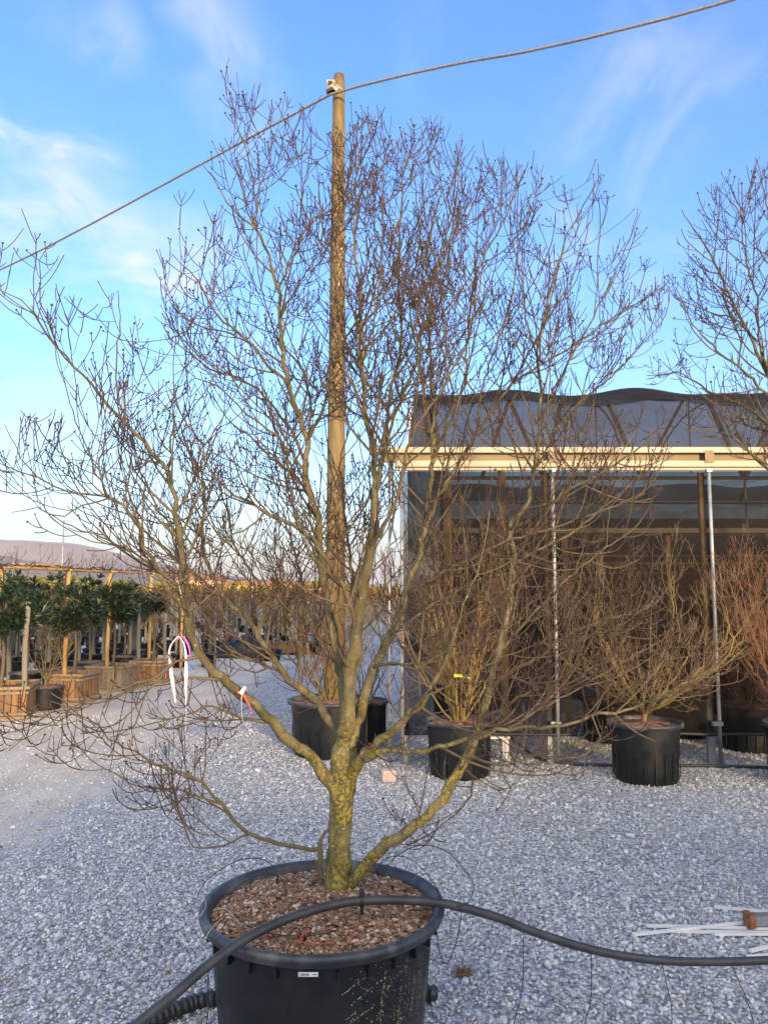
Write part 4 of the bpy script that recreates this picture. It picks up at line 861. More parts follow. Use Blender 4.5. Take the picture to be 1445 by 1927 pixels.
def grid(fn, nu, nv): 
    v = [fn(i / nu, j / nv) for j in range(nv + 1) for i in range(nu + 1)]
    f = [(j * (nu + 1) + i, j * (nu + 1) + i + 1, (j + 1) * (nu + 1) + i + 1, (j + 1) * (nu + 1) + i) for j in range(nv) for i in range(nu)]
    return np.array(v), f
v, f = grid(lambda a, b_: (.2 + a * (XR - .3), GY + .012 + .012 * math.sin(a * 90) * math.sin(b_ * 3.1), .30 + b_ * 2.60), 120, 10)
W(mesh_obj('front_net', v, f, M['net']))
m = MB(); m.tube([(.2 + k * .5, GY - .01 + .01 * math.sin(k * 2.1), .30 + .012 * math.sin(k * 1.7)) for k in range(19)], [.017] * 19, 8); W(m.build('hem_tube', M['thin_black']))
def crest(x): return .10 * math.exp(-((x - 3.15) / .42) ** 2) + .11 * math.exp(-((x - 5.3) / .7) ** 2) + .06 * math.exp(-((x - 1.5) / .5) ** 2) + .10 * math.exp(-((x - 7.6) / .6) ** 2) + .015 * math.sin(x * 5)
def roofz(t, x):    # t 0..1 across the arch, y from GY+.04 to 12.1
    return 3.10 + (1.05 + crest(x)) * math.sin(math.pi * t) ** .62
def roofp(a, b_):
    y = GY + .04 + b_ * 4.3; x0 = .24 + .5 * b_; x = x0 + a * (XR - x0); return (x, y, roofz(b_, x))
v, f = grid(roofp, 120, 36); W(mesh_obj('roof_net', v, f, M['net_roof']))
v, f = grid(lambda a, b_: (lambda p_: (p_[0], p_[1] - .004, p_[2] + .012))(roofp(a, .135 + .012 * math.sin(a * 23) + .02 * math.sin(a * 9) + b_ * .36)), 120, 12); W(mesh_obj('roof_net_fold', v, f, M['net_fold']))
# end wall, slanting away, and the inner curtains
v, f = grid(lambda a, b_: (.24 + .75 * a, GY + .06 + a * 4.2, 2.1 + b_ * (roofz(a, .3) - 2.12)), 24, 12); W(mesh_obj('end_net', v, f, M['net_fold']))
v, f = grid(lambda a, b_: (.24 + .75 * a, GY + .06 + a * 4.2, .25 + b_ * 1.85), 24, 4); W(mesh_obj('end_skirt_net', v, f, M['net_thin']))
v, f = grid(lambda a, b_: (.9 + a * (XR - .9), 12.3 + .05 * math.sin(a * 60), b_ * (3.38 + .03 * math.sin(a * 31))), 80, 6); W(mesh_obj('inner_net', v, f, M['net_fold']))
v, f = grid(lambda a, b_: (1.45 + a * (XR - .9), 17.2 + .05 * math.sin(a * 50), b_ * 3.3), 60, 4); W(mesh_obj('back_net', v, f, M['net_fold']))
m = MB(); m.tube([roofp(0, k / 20) for k in range(21)], [.014] * 21, 8); W(m.build('edge_pipe', M['white_paint']))
for x in (1.15, 2.45, 4.1, 5.6, 7.2, 8.6):    # arched bows, ties and braces
    m = MB(); m.tube([(x, GY + .06 + 4.26 * k / 16, roofz(k / 16, 20) - .05 + 0) for k in range(17)], [.012] * 17, 8); W(m.build('roof_bow', M['dark_steel']))
m = MB()
for k, (xa, xb) in enumerate([(1.2, 1.55), (1.55, 1.95), (1.95, 2.2), (2.75, 3.15), (3.15, 3.7), (4.0, 4.4), (4.4, 4.9), (5.4, 5.9), (5.9, 6.4)]):
    z0, z1 = (3.08, 4.05) if k % 2 == 0 else (4.05, 3.08); m.bar((xa, GY + 1.6, z0), (xb, GY + 1.6, z1), .045, .03)
m.bar((.8, GY + 1.6, 4.07), (XR, GY + 1.6, 4.07), .04, .04); m.bar((.6, GY + 1.6, 3.07), (XR, GY + 1.6, 3.07), .04, .04)
for x in (1.36, 2.5, 3.6, 4.7, 6.1): m.bar((x, GY + 1.2, 3.07), (x, GY + 1.2, 4.0), .014, .014)
W(m.build('roof_braces', M['dark_steel']))
for px, d, z0, z1, wd in ((842, 9.5, 0, 3.1, .10), (945, 9.0, 0, 3.1, .075), (1254, 9.6, 0, 2.42, .055), (1062, 9.6, 0, 2.4, .06), (1405, 9.6, 2.45, 3.1, .02), (1135, 9.6, 2.4, 3.1, .02), (1560, 9.6, 0, 3.1, .08)):
    x = P(px, 1000, d)[0]; m = MB(); m.box((x, d, (z0 + z1) / 2), (wd, wd, z1 - z0)); W(m.build('inner_post', M['timber']))
m = MB(); m.box((XR / 2 + .4, 9.45, 2.43), (XR - .9, .05, .06)); W(m.build('inner_rail', M['cream']))
m = MB(); m.box((XR / 2 + .7, 9.45, 2.77), (XR - 1.6, .02, .022)); m.box((XR / 2 + .7, 9.9, 2.14), (XR - 1.6, .02, .022)); m.box((XR / 2 + .7, 10.4, 1.93), (XR - 1.6, .02, .022)); m.box((XR / 2 + .7, 9.2, 2.02), (XR - 1.6, .03, .03)); m.box((XR / 2 + .7, 11.2, 2.5), (XR - 1.6, .03, .035)); m.box((XR / 2 + .7, 11.2, 1.75), (XR - 1.6, .02, .022)); m.box((XR / 2 + .7, 9.0, 1.62), (XR - 1.6, .016, .018)); W(m.build('inner_wires', M['tan_beam']))
# low white bench behind the yellow tagged pot
p0 = P(762, 1385, 7.95); bn = thing('plant_bench', 'low white metal bench sticking out behind the yellow tagged pot', 'bench', (.72, 7.95, 0))
m = MB(); 
for k in range(3): m.box((0, -.09 + k * .09, .245), (1.06, .07, .02))
m.build('bench_top', M['white_paint'], bn)
for sx in (-1, 1):
    m = MB(); m.box((sx * .50, -.1, .117), (.035, .035, .235)); m.build('leg', M['white_paint'], bn)
    m = MB(); m.box((sx * .50, .1, .117), (.035, .035, .235)); m.build('leg', M['white_paint'], bn)
def tube_thing(name, label, cat, pts, r, mat, step=.03, sides=8, group=None):
    pp, rr = smooth_path(pts, [r] * len(pts), step); root = tuple(pp[0]); v, q = tubes(pp[None], rr[None], sides)
    o = mesh_obj(name, v - pp[0], q, mat); o.location = root; tag(o, label, cat, group); return o
tube_thing('water_pipe', 'thin black pipe lying on the gravel along the foot of the net house', 'pipe', [G(925, 1392) + [0, 0, .25], G(960, 1400) + [0, 0, .08], G(1000, 1422) + [0, 0, .02], G(1040, 1437) + [0, 0, .018], G(1130, 1443) + [0, 0, .018], G(1300, 1444) + [0, 0, .018], G(1480, 1448) + [0, 0, .018], G(1800, 1446) + [0, 0, .018]], .016, M['hose'])

# ------------------------------------------------------------------ hose and drip lines round the near pot
hp = [(130, 2060, .33), (200, 1985, .40), (260, 1927, .45), (330, 1870, .50), (400, 1810, .545), (480, 1757, .585), (560, 1722, .60), (640, 1700, .605), (700, 1694, .605), (780, 1695, .60), (850, 1703, .57), (940, 1728, .50), (1000, 1752, .44), (1080, 1778, .375), (1160, 1797, .32), (1250, 1808, .29), (1350, 1810, .275), (1445, 1807, .28), (1560, 1800, .30), (1700, 1790, .32)]
ht = thing('irrigation_hose', 'thick dark grey hose arching over the near pot and out to the right', 'hose', tuple(PZ(680, 1695, .605)))
pp, rr = smooth_path([PZ(*h) for h in hp], [.0155] * len(hp), .02); v, q = tubes(pp[None], rr[None], 14); keep(mesh_obj('hose_wall', v, q, M['hose']), ht)
c = PZ(681, 1694, .605); m = MB(); m.lathe([(.0158, -.008), (.022, -.008), (.022, .008), (.0158, .008)], (0, 0, 0), 16)
v = np.concatenate(m.v) @ np.array(Matrix.Rotation(R(90), 3, 'Y') @ Matrix.Rotation(R(8), 3, 'X')).T + c
o = keep(mesh_obj('clip', v, m.f, M['thin_black']), ht)
m = MB(); m.box(c + [0, 0, .027], (.016, .03, .016)); keep(m.build('clip_tab', M['thin_black']), ht); m = MB(); m.box(c + [0, -.004, -.032], (.014, .012, .03)); keep(m.build('clip_tab', M['thin_black']), ht)
def hosept(px): 
    k = np.array(hp); return PZ(px, np.interp(px, k[:, 0], k[:, 1]), np.interp(px, k[:, 0], k[:, 2]))
for px, gx, lab in ((985, 955, 'thin black drip line hanging from the hose, first one right of the near pot'), (1112, 1083, 'thin black drip line hanging from the hose, second one right of the near pot'), (1243, 1263, 'thin black drip line hanging from the hose just left of its lowest dip'), (1373, 1432, 'thin black drip line hanging from the hose nearest the right edge'), (392, 384, 'thin black drip line hanging from the hose left of the near pot')):
    a = hosept(px); e = G(gx, 1985); w1 = a * .6 + e * .4 + [.012, -.03, -.02]; w2 = a * .25 + e * .75 + [-.004, -.03, -.01]
    tube_thing('drip_line', lab, 'drip line', [a, w1, w2, e], .0017, M['thin_black'], .03, 5, 'drip lines hanging from the hose')
loops = [('thin black drip line making the widest loop beyond the right rim of the near pot', [(708, 1688, .56), (716, 1655, .60), (745, 1612, .66), (792, 1591, .68), (840, 1602, .66), (880, 1645, .62), (891, 1672, .60), (878, 1700, .58), (852, 1707, .565)]),
         ('thin black drip line curving along the right rim of the near pot', [(711, 1638, .54), (724, 1616, .58), (760, 1612, .60), (795, 1636, .59), (830, 1688, .57), (812, 1710, .555), (770, 1713, .54)]),
         ('thin black drip line sagging in front of the right rim of the near pot', [(869, 1712, .56), (860, 1765, .50), (842, 1814, .44), (828, 1795, .46), (820, 1740, .53)]),
         ('thin black drip line looping outside the left rim of the near pot', [(372, 1690, .54), (382, 1665, .57), (410, 1640, .58), (450, 1619, .6), (490, 1616, .6), (516, 1632, .58), (522, 1655, .54)]),
         ('thin black drip line arching over the soil left of the trunk', [(430, 1700, .54), (443, 1672, .57), (480, 1650, .6), (515, 1645, .6), (534, 1660, .58), (538, 1682, .54)]),
         ('thin black drip line lying on the soil at the front of the near pot', [(440, 1715, .535), (460, 1738, .54), (510, 1757, .543), (580, 1761, .543), (630, 1752, .54), (650, 1742, .525)])]
for lab, pl in loops: tube_thing('drip_line', lab, 'drip line', [PZ(*q) for q in pl], .0018, M['thin_black'], .015, 5, 'drip lines round the near pot')
for px, y0, y1, lab in ((522, 1640, 1668, 'short black dripper peg upright in the soil, further from the rim'), (538, 1668, 1698, 'short black dripper peg upright in the soil, closer to the camera'), (711, 1628, 1645, 'short black dripper peg right of the trunk')):
    a = PZ(px, y1, .525); e = a + [0, 0, (y1 - y0) * 2.2 / 1450 * 1.05]; m = MB(); m.tube([a - [0, 0, .01], a * .5 + e * .5, e], [.002, .0042, .0045], 8); o = m.build('dripper_peg', M['thin_black']); tag(o, lab, 'dripper peg', 'dripper pegs')
tw = [[(372, 1700, .53), (382, 1712, .55), (376, 1725, .56), (388, 1706, .56), (383, 1685, .56)], [(400, 1713, .56), (425, 1710, .555), (440, 1725, .55), (455, 1742, .545)], [(418, 1728, .557), (405, 1740, .556), (395, 1752, .553), (388, 1765, .53), (376, 1800, .45)], [(383, 1685, .56), (384, 1668, .57)]]
root = thing('twine', 'frayed straw coloured twine hanging over the left rim of the near pot', 'twine', tuple(PZ(388, 1710, .56)))
m = MB()
for pl in tw: pp, rr = smooth_path([PZ(*q) for q in pl], [.0013] * len(pl), .012); v, q = tubes(pp[None], rr[None], 4); m.add(v, q)
keep(m.build('strand', M['straw']), root)
# corrugated pipe on the gravel
pp, rr = smooth_path([G(210, 1975) + [0, 0, .03], G(330, 1915) + [0, 0, .03], G(400, 1893) + [0, 0, .03], [-.35, 3.45, .03], [0, 3.46, .03], G(822, 1890) + [0, .02, .03]], [.03] * 6, .006)
rr = rr * (1 + .11 * np.sign(np.sin(np.arange(len(rr)) * 6.283 / 5))); v, q = tubes(pp[None], rr[None], 14, True); o = mesh_obj('corrugated_pipe', v - pp[0], q, M['hose']); o.location = tuple(pp[0]); tag(o, 'black corrugated pipe lying on the gravel behind the near pot', 'pipe')

# ------------------------------------------------------------------ tapes and tags
def ribbon(m, pts, wpx, d, mi=0, twist=0.0):
    pp, _ = smooth_path([P(x, y, d + (q[0] if q else 0)) for x, y, *q in pts], [1] * len(pts), .012); n = len(pp); L_, R2 = [], []
    for i in range(n):
        t = norm(pp[min(i + 1, n - 1)] - pp[max(i - 1, 0)]); a = twist * i / n * 1.6 + .5 * math.sin(i * .3); s_ = norm(np.cross(t, [0, 1, 0])) * math.cos(a) + np.array([0, 1, 0]) * math.sin(a)
        wd = wpx * d / F / 2 * (.62 + .38 * math.cos(i * .33 + pts[0][0])); L_.append(pp[i] - s_ * wd); R2.append(pp[i] + s_ * wd)
    v = []
    for i in range(n):
        t = norm(pp[min(i + 1, n - 1)] - pp[max(i - 1, 0)]); nn = norm(np.cross(t, R2[i] - L_[i])) * .0004
        v += [L_[i] - nn, R2[i] - nn, R2[i] + nn, L_[i] + nn]
    f = [(i * 4 + a, i * 4 + (a + 1) % 4, (i + 1) * 4 + (a + 1) % 4, (i + 1) * 4 + a) for i in range(n - 1) for a in range(4)]
    m.add(v, f, mi)
def ribbon_thing(name, label, pls, mats, d):
    m = MB()
    for pts, wpx, mi, tws in pls: ribbon(m, pts, wpx, d, mi, tws)
    p = P(*pls[0][0][0][:2], d); o = m.build(name, mats); me = o.data
    me.transform(Matrix.Translation(Vector(-p))); o.location = tuple(p); tag(o, label, 'ribbon', 'tapes tied to the trees')
rd = D0 - .40
ribbon_thing('ribbon', 'long white tape draped over a twig left of the trunk with two hanging ends', [([(336, 1197), (326, 1208), (319, 1224), (321, 1245), (324, 1275), (328, 1300), (331, 1322)], 8, 0, .8), ([(336, 1197), (345, 1208), (350, 1228), (351, 1260), (350, 1300), (351, 1340), (349, 1384)], 7, 0, 1.0)], [M['white_tape']], rd)
ribbon_thing('ribbon', 'purple tape over the same twig as the long white tape', [([(344, 1197), (352, 1207), (357, 1220), (359, 1236)], 4.5, 0, .5), ([(340, 1199, .01), (322, 1213, .01), (317, 1240, .01), (314, 1258, .01), (312, 1277, .01)], 4, 0, .5)], [M['purple']], rd + .006)
ribbon_thing('ribbon', 'short blue tape behind the right end of the long white tape', [([(343, 1203), (345, 1225), (350, 1243), (356, 1252), (364, 1262)], 5, 0, .3)], [M['blue']], rd + .012)
rd2 = D0 - .30
ribbon_thing('ribbon', 'red tape tied round the big left limb', [([(446, 1302), (457, 1306), (466, 1320), (472, 1332), (475, 1347)], 5, 0, .6), ([(450, 1300), (458, 1309), (452, 1316)], 4, 0, .3)], [M['red']], rd2)
ribbon_thing('ribbon', 'thin white tape hanging below the white tag on the big left limb', [([(455, 1308), (455, 1330), (456, 1350), (463, 1366), (479, 1381)], 3.5, 0, 1.5)], [M['white_tape']], rd2 - .004)
ribbon_thing('ribbon', 'small white sliver of tape hanging in the upper fork of the left limb', [([(336, 1094), (338, 1104), (341, 1118)], 3.2, 0, .4)], [M['white_tape']], D0 - .5)
m = MB(); ribbon(m, [(453, 1306), (457, 1299), (462, 1292)], 9, rd2 - .008); o = m.build('tag', M['white_tape']); tag(o, 'small white plant tag on the big left limb above the red tape', 'tag')
m = MB(); ribbon(m, [(854, 1272), (864, 1271), (872, 1274), (884, 1276)], 6, 6.95); o = m.build('tag', M['yellow']); tag(o, 'bright yellow tag in the shrub before the left part of the net house', 'tag')
rb = [([(556, 1769), (575, 1774), (600, 1777), (628, 1771)], 5), ([(566, 1768), (572, 1757), (580, 1744)], 8), ([(500, 1758), (512, 1762)], 5), ([(560, 1737), (572, 1733), (585, 1736)], 4), ([(655, 1756), (668, 1760)], 5)]
rbl = ['longest piece of torn red tape on the soil, curving along the pot front', 'wide torn piece of red tape on the soil, standing off the longest one', 'tiny scrap of red tape on the soil left of the other pieces', 'small scrap of red tape on the soil just before the hose', 'small scrap of red tape on the soil right of the other pieces']
for (pts, wd), lab in zip(rb, rbl):
    m = MB()
    pp, _ = smooth_path([PZ(x, y, .542) for x, y in pts], [1] * len(pts), .01)
    for i in range(len(pp) - 1):
        t = norm(pp[i + 1] - pp[i]); s_ = np.array([-t[1], t[0], 0]) * wd * 2.0 / F / 2 * (.6 + .4 * math.sin(i * 1.3)); z = [0, 0, .004 * math.sin(i)]; u = np.array([0, 0, .001])
        A_, B_, C_, D_ = pp[i] - s_ + z, pp[i] + s_ + z, pp[i + 1] + s_, pp[i + 1] - s_
        m.add([A_ - u, B_ - u, C_ - u, D_ - u, A_ + u, B_ + u, C_ + u, D_ + u], [(0, 3, 2, 1), (4, 5, 6, 7), (0, 1, 5, 4), (1, 2, 6, 5), (2, 3, 7, 6), (3, 0, 4, 7)])
    o = m.build('torn_tape', M['red']); tag(o, lab, 'tape', 'torn red tape on the soil')

# ------------------------------------------------------------------ small things on the gravel
rods = [((1343, 1711), (1520, 1727), 'white plastic rod lying furthest from the camera at the right edge'), ((1216, 1748), (1560, 1757), 'white plastic rod with its end well left, just behind the nearest long one'),
        ((1188, 1767), (1420, 1742), 'white plastic rod reaching furthest left, crossing under the others'), ((1248, 1757), (1540, 1762), 'white plastic rod in the middle of the bundle with its end in the fork'),
        ((1343, 1764), (1560, 1764), 'white plastic rod at the near side of the bundle under the rusty tube'), ((1410, 1798), (1540, 1768), 'short end of white plastic rod nearest the hose at the right edge'), ((1405, 1806), (1520, 1797), 'white plastic rod half under the hose at the right edge')]
for k, (a, e, lab) in enumerate(rods):
    a_, e_ = G(*a) + [0, 0, .012 + .004 * (k % 3)], G(*e) + [0, 0, .014 + .004 * (k % 3)]; m = MB(); m.bar(np.zeros(3), e_ - a_, .016, .012); o = m.build('white_rod', M['white_paint']); o.location = tuple(a_); tag(o, lab, 'rod', 'white rods on the gravel')
a_ = G(1408, 1752) + [0, 0, .055]; st = thing('steel_tube', 'square steel tube with a rusty end plate lying on the white rods', 'steel tube', tuple(a_))
m = MB(); m.bar((.02, 0, 0), (.9, .10, .0), .05, .045); m.build('tube_wall', M['galv'], st)
m = MB(); m.bar((-.008, 0, 0), (.022, .003, 0), .07, .062); m.box((.0, -.01, -.03), (.03, .02, .02)); m.build('end_plate', M['rust'], st)
p_ = G(731, 1470); m = MB(); m.box((0, 0, .05), (.125, .10, .10), np.array(Matrix.Rotation(.2, 3, 'Z'))); o = m.build('brick', mottled('pale_pink_stone', (.55, .40, .33), (.62, .48, .40), 18, .9, .2, .4)); o.location = tuple(p_)
bv = o.modifiers.new('bevel', 'BEVEL'); bv.width = .012; bv.segments = 2; tag(o, 'pale pink brick standing on the gravel right of the trunk', 'brick')
m = MB(); rc = np.random.default_rng(4); p_ = G(871, 1838)
for k in range(240):
    a = rc.uniform(0, 6.28); q = rc.normal(0, .018); c_ = np.array([math.cos(a) * q * 1.3, math.sin(a) * q, abs(rc.normal(0, .010)) + .012]); d_ = norm(rc.normal(size=3)) * rc.uniform(.006, .018)
    m.tube([c_ - d_, c_ + rc.normal(0, .003, 3), c_ + d_], [.0012, .0018, .001], 4)
o = m.build('soil_clump', M['chip']); o.location = tuple(p_); tag(o, 'small brown clump of fibrous soil on the gravel right of the near pot', 'clump')

r_ = np.random.default_rng(77); c_ = []
for _ in range(70):
    y = r_.uniform(3, 9); c_.append((r_.uniform(-.5, .55) * y, y, .022))
v = []; f = []
for i, c0 in enumerate(np.array(c_)):
    a = r_.uniform(0, 6.28); l, w_ = r_.uniform(.012, .032), r_.uniform(.005, .012); d_ = np.array([math.cos(a), math.sin(a), r_.normal(0, .2)]); s_ = np.array([-math.sin(a), math.cos(a), r_.normal(0, .3)])
    v += [c0 - d_ * l, c0 + s_ * w_ + [0, 0, .005], c0 + d_ * l, c0 - s_ * w_, c0 + [0, 0, .008]]; k = i * 5; f += [(k, k + 1, k + 4), (k + 1, k + 2, k + 4), (k + 2, k + 3, k + 4), (k + 3, k, k + 4)]
tag(mesh_obj('leaf_litter', np.array(v), f, M['chip'], smooth=False), 'few dry brown leaf scraps strewn over the gravel', 'leaf litter', kind='stuff')

# ------------------------------------------------------------------ left background: crates, laurels, bamboo frame
def leaves(centres, dirs, per, L_, W_, r, spread=.9):
    """rosettes of long folded leaves"""
    n = len(centres); c = np.repeat(centres, per, 0); d = np.repeat(dirs, per, 0)
    dd = d + r.normal(0, spread, d.shape) * .75; dd /= np.linalg.norm(dd, axis=1, keepdims=True)
    s = np.cross(dd, r.normal(size=dd.shape)); s /= np.linalg.norm(s, axis=1, keepdims=True); nn = np.cross(s, dd)
    l = (L_ * r.uniform(.65, 1.15, (n * per, 1))); w_ = W_ * r.uniform(.8, 1.2, (n * per, 1)); drop = np.array([0, 0, -1.0]) * l * .22
    v = np.stack([c, c + dd * l * .5 + s * w_ + nn * w_ * .35, c + dd * l + drop, c + dd * l * .5 - s * w_ + nn * w_ * .35, c + dd * l * .5], 1)
    f = np.array([(0, 1, 4), (1, 2, 4), (2, 3, 4), (3, 0, 4)])[None] + (np.arange(n * per) * 5)[:, None, None]
    return v.reshape(-1, 3), f.reshape(-1, 3)
def crate(root, w_, h, mat):
    m = MB(); t_ = .018; n = max(5, int(w_ / .085))
    for sd_ in range(4):
        rot = Matrix.Rotation(sd_ * math.pi / 2, 3, 'Z')
        for k in range(n):
            x = -w_ / 2 + w_ * (k + .5) / n; c_ = np.array(rot @ Vector((x * .97, -w_ / 2 * .97, h * .53))); m.box(c_, (w_ / n * .86, t_, h * .88), np.array(rot))
    cr = m.build('crate_wall', mat, root)
    m = MB()
    for sd_ in range(4):
        rot = np.array(Matrix.Rotation(sd_ * math.pi / 2, 3, 'Z'))
        for z, hh, off in ((h * .95, .035, .035), (h * .80, .03, .014), (h * .16, .03, .014), (h * .04, .045, .03)): m.box(rot @ np.array([0, -w_ / 2 - off + .006, z]), (w_ + off * 2 + .001 * sd_, .026, hh), rot)
    m.build('band', M['crate_grey'], cr)
    v, f = grid(lambda a, b_: ((a - .5) * w_ * .93, (b_ - .5) * w_ * .93, h * .88 + .02 * math.sin(a * 9) * math.sin(b_ * 8)), 8, 8); mesh_obj('soil', v, f, M['soil'], root)
def laurel(root, h0, th, rx, rz, seed, n=170):
    r = np.random.default_rng(seed); m = MB(); pp, rr = smooth_path([(0, 0, h0 - .05), (.02, .01, h0 + th * .5), (0, 0, h0 + th), (.02, 0, h0 + th + rz)], [.028, .024, .02, .008], .06); m.tube(pp, rr, 8)
    u = r.normal(size=(n, 3)); u /= np.linalg.norm(u, axis=1, keepdims=True); rad = r.uniform(.25, 1, (n, 1)) ** .5 * (1 + .18 * np.sin(u[:, :1] * 5 + u[:, 1:2] * 4 + seed))
    c_ = u * rad * [rx, rx, rz] + [0, 0, h0 + th + rz * .8]; c_[:, 2] -= .10 * np.hypot(u[:, 0], u[:, 1]); d = u * [1, 1, .5] + [0, 0, .65]; d /= np.linalg.norm(d, axis=1, keepdims=True)
    base = np.array([0, 0, h0 + th])
    B_ = np.stack([base + (c_ - base) * t for t in (0.1, .5, 1.0)], 1); B_[:, 1, 2] -= .04; v, q = tubes(B_, np.tile([.006, .004, .003], (n, 1)), 3); m.add(v, q)
    m.build('trunk', M['branch'], root)
    v, f = leaves(c_, d, 15, .17, .014, r, .7); k = len(v); v2, f2 = leaves(c_[::4] + d[::4] * .06, d[::4] * .6 + UP, 7, .14, .011, r, .35)
    mesh_obj('crown', np.concatenate([v, v2]), np.concatenate([f, f2 + k]), [M['leaf'], M['leaf_tip']], root, np.r_[np.zeros(len(f)), np.ones(len(f2))], False)
cr_spec = [(4, 10.75, .82, .43, 'crate', 'laurel in the wooden crate at the left edge', .72, .50, .42, 41), (140, 12.1, .56, .45, 'crate', 'laurel in the orange crate right of the grey stake', .62, .42, .42, 42),
           (213, 13.6, .64, .42, 'crate_grey', 'laurel in the greyish crate under the third bamboo post', .72, .42, .40, 43), (288, 14.6, .56, .42, 'crate', 'laurel in the orange crate furthest along the row', .85, .22, .22, 44)]
for px, d, w_, h, mt, lab, th, rx, rz, sd_ in cr_spec:
    p = P(px, 1250, d); t = thing('crated_laurel', lab, 'potted laurel', (p[0], d, 0), 'evergreens in wooden crates', rotz=.25 if px < 100 else -.12)
    crate(t, w_, h, M[mt]); laurel(t, h * .86, th + .12, rx * .9, rz * .82, sd_, 120 if rx > .3 else 50); last = t
lau = None
for i, (px, d, lab) in enumerate([(50, 12.9, 'laurel in a black tub behind the leftmost crate'), (170, 14.6, 'laurel in a black tub between the second and third bamboo posts'), (105, 16.2, 'laurel in a black tub behind the second bamboo post'), (236, 16.0, 'laurel in a black tub right of the third bamboo post'), (-70, 12.4, 'laurel in a black tub just beyond the left edge'), (20, 15.6, 'laurel in a black tub far back at the left edge'), (255, 18.5, 'smaller yellow lit laurel right of the evergreen row')]):
    p = P(px, 1250, d)
    if lau is None:
        lau = thing('potted_laurel', lab, 'potted laurel', (p[0], d, 0), 'evergreens in black tubs'); make_pot(lau, .27, .36, 32, 'soil_far', 12); laurel(lau, .33, .90, .36, .33, 51, 110)
    else: copy_tree(lau, (p[0], d, 0), i * 1.3, lab, 1 + .05 * (i % 3) if i < 6 else .85)
# low tub with a pruned shrub between the crates
p = P(86, 1300, 11.35); t = thing('potted_shrub', 'small pruned bare shrub in a wide black tub beside the leftmost crate', 'potted shrub', (p[0], 11.35, 0)); make_pot(t, .27, .32, 40, 'soil_far', 12)
shrub(t, (0, 0, .30), height=.42, spread=.28, nst=9, seed=61, mats=mr, k=.4, thick=.010, trunk_h=.16)
p = P(168, 1300, 14.2); t = copy_tree(t, (p[0], 13.0, 0), 1.0, 'bare pruned shrub in a black tub behind the greyish crate', 1.3)
# bamboo frame with dry vines
fr = thing('bamboo_frame', 'bamboo frame of posts and a long top rail wound with dry vines along the evergreens', 'plant frame', (P(130, 1200, 12.3)[0], 12.3, 0))
fp = [(-120, 9.8), (4, 11.0), (130, 12.3), (208, 13.5), (286, 15.0), (345, 17.0)]; rail = []
for px, d in fp:
    z = 2.0; a = P(px, 1080, d); a[2] = z; rail.append(a); m = MB(); b_ = a.copy(); b_[2] = .02; n = 14
    m.tube([b_ * (1 - k / n) + a * k / n + [.006 * math.sin(k), 0, 0] for k in range(n + 1)], [.032 + (.004 if k % 3 == 0 else 0) for k in range(n + 1)], 10); keep(m.build('post', M['bamboo']), fr)
for i in range(len(rail) - 1):
    m = MB(); a, b_ = rail[i] + [0, 0, .02 + .008 * (i % 2)], rail[i + 1] + [0, 0, .02 + .008 * (i % 2)]; n = 10; m.tube([a * (1 - k / n) + b_ * k / n for k in range(n + 1)], [.024] * (n + 1), 8)
    if i < 2: m.tube([a + [0, .3, .05], (a + b_) / 2 + [.1, .2, .06], b_ + [0, .1, -.05]], [.018] * 3, 6)
    keep(m.build('rail', M['bamboo']), fr)
gv_ = Grower(71); m = MB(); rv_ = np.random.default_rng(72)
for i in range(len(rail) - 1):
    for k in range(5):
        a, b_ = rail[i], rail[i + 1]; n = 14; pts = [a * (1 - q / n) + b_ * q / n + [0, rv_.normal(0, .06), .03 + abs(rv_.normal(0, .035))] for q in range(n + 1)]; pp, rr = smooth_path(pts, [.006] * (n + 1), .08); v, q = tubes(pp[None], rr[None], 4); m.add(v, q)
        gv_.level1(pp, rr, .16, .02, (.12, .3), .03, .5, .4)
for i in (1, 2, 3):
    a = rail[i]; ph = rv_.uniform(0, 6); pts = [(a[0] + .045 * math.cos(ph + q * .8) * (1.6 if q % 4 == 0 else 1), a[1] - .045 * abs(math.sin(ph + q * .8)), 2.0 - q * .13) for q in range(9)]; pp, rr = smooth_path(pts, [.010] * 9, .05); v, q = tubes(pp[None], rr[None], 6); m.add(v, q)
k0 = m.n; v, q, mi = gv_.meshes(bud_r=0); m.add(v, q); keep(m.build('vine', M['twig']), fr)
# single stakes
for px, d, z, r_, mt, lab in ((50, 10.75, 1.54, .036, 'stake', 'thick pale grey stake right of the leftmost bamboo post'), (262, 14.9, 1.45, .036, 'stake', 'grey stake at the right end of the evergreen row'), (311, 16.4, 1.32, .034, 'stake', 'grey stake just left of the hanging white tape'), (405, 17, 1.45, .03, 'stake', 'grey stake left of the black pile in the background'), (500, 19.6, 1.62, .034, 'stake', 'pale stake rising over the black pile in the background'), (20, 13.6, 1.2, .04, 'stake', 'shorter grey stake between the leftmost bamboo post and the pale stake'), (197, 15.3, 1.25, .035, 'stake', 'grey stake just left of the third bamboo post')):
    p = P(px, 1200, d); m = MB(); n = 8; m.tube([(.01 * math.sin(k), 0, z * k / n - (.03 if k == 0 else 0)) for k in range(n + 1)], [r_ * (1.03 - .06 * k / n) for k in range(n + 1)], 12); o = m.build('stake', M[mt]); o.location = (p[0], d, 0); tag(o, lab, 'stake', 'single stakes in the background')
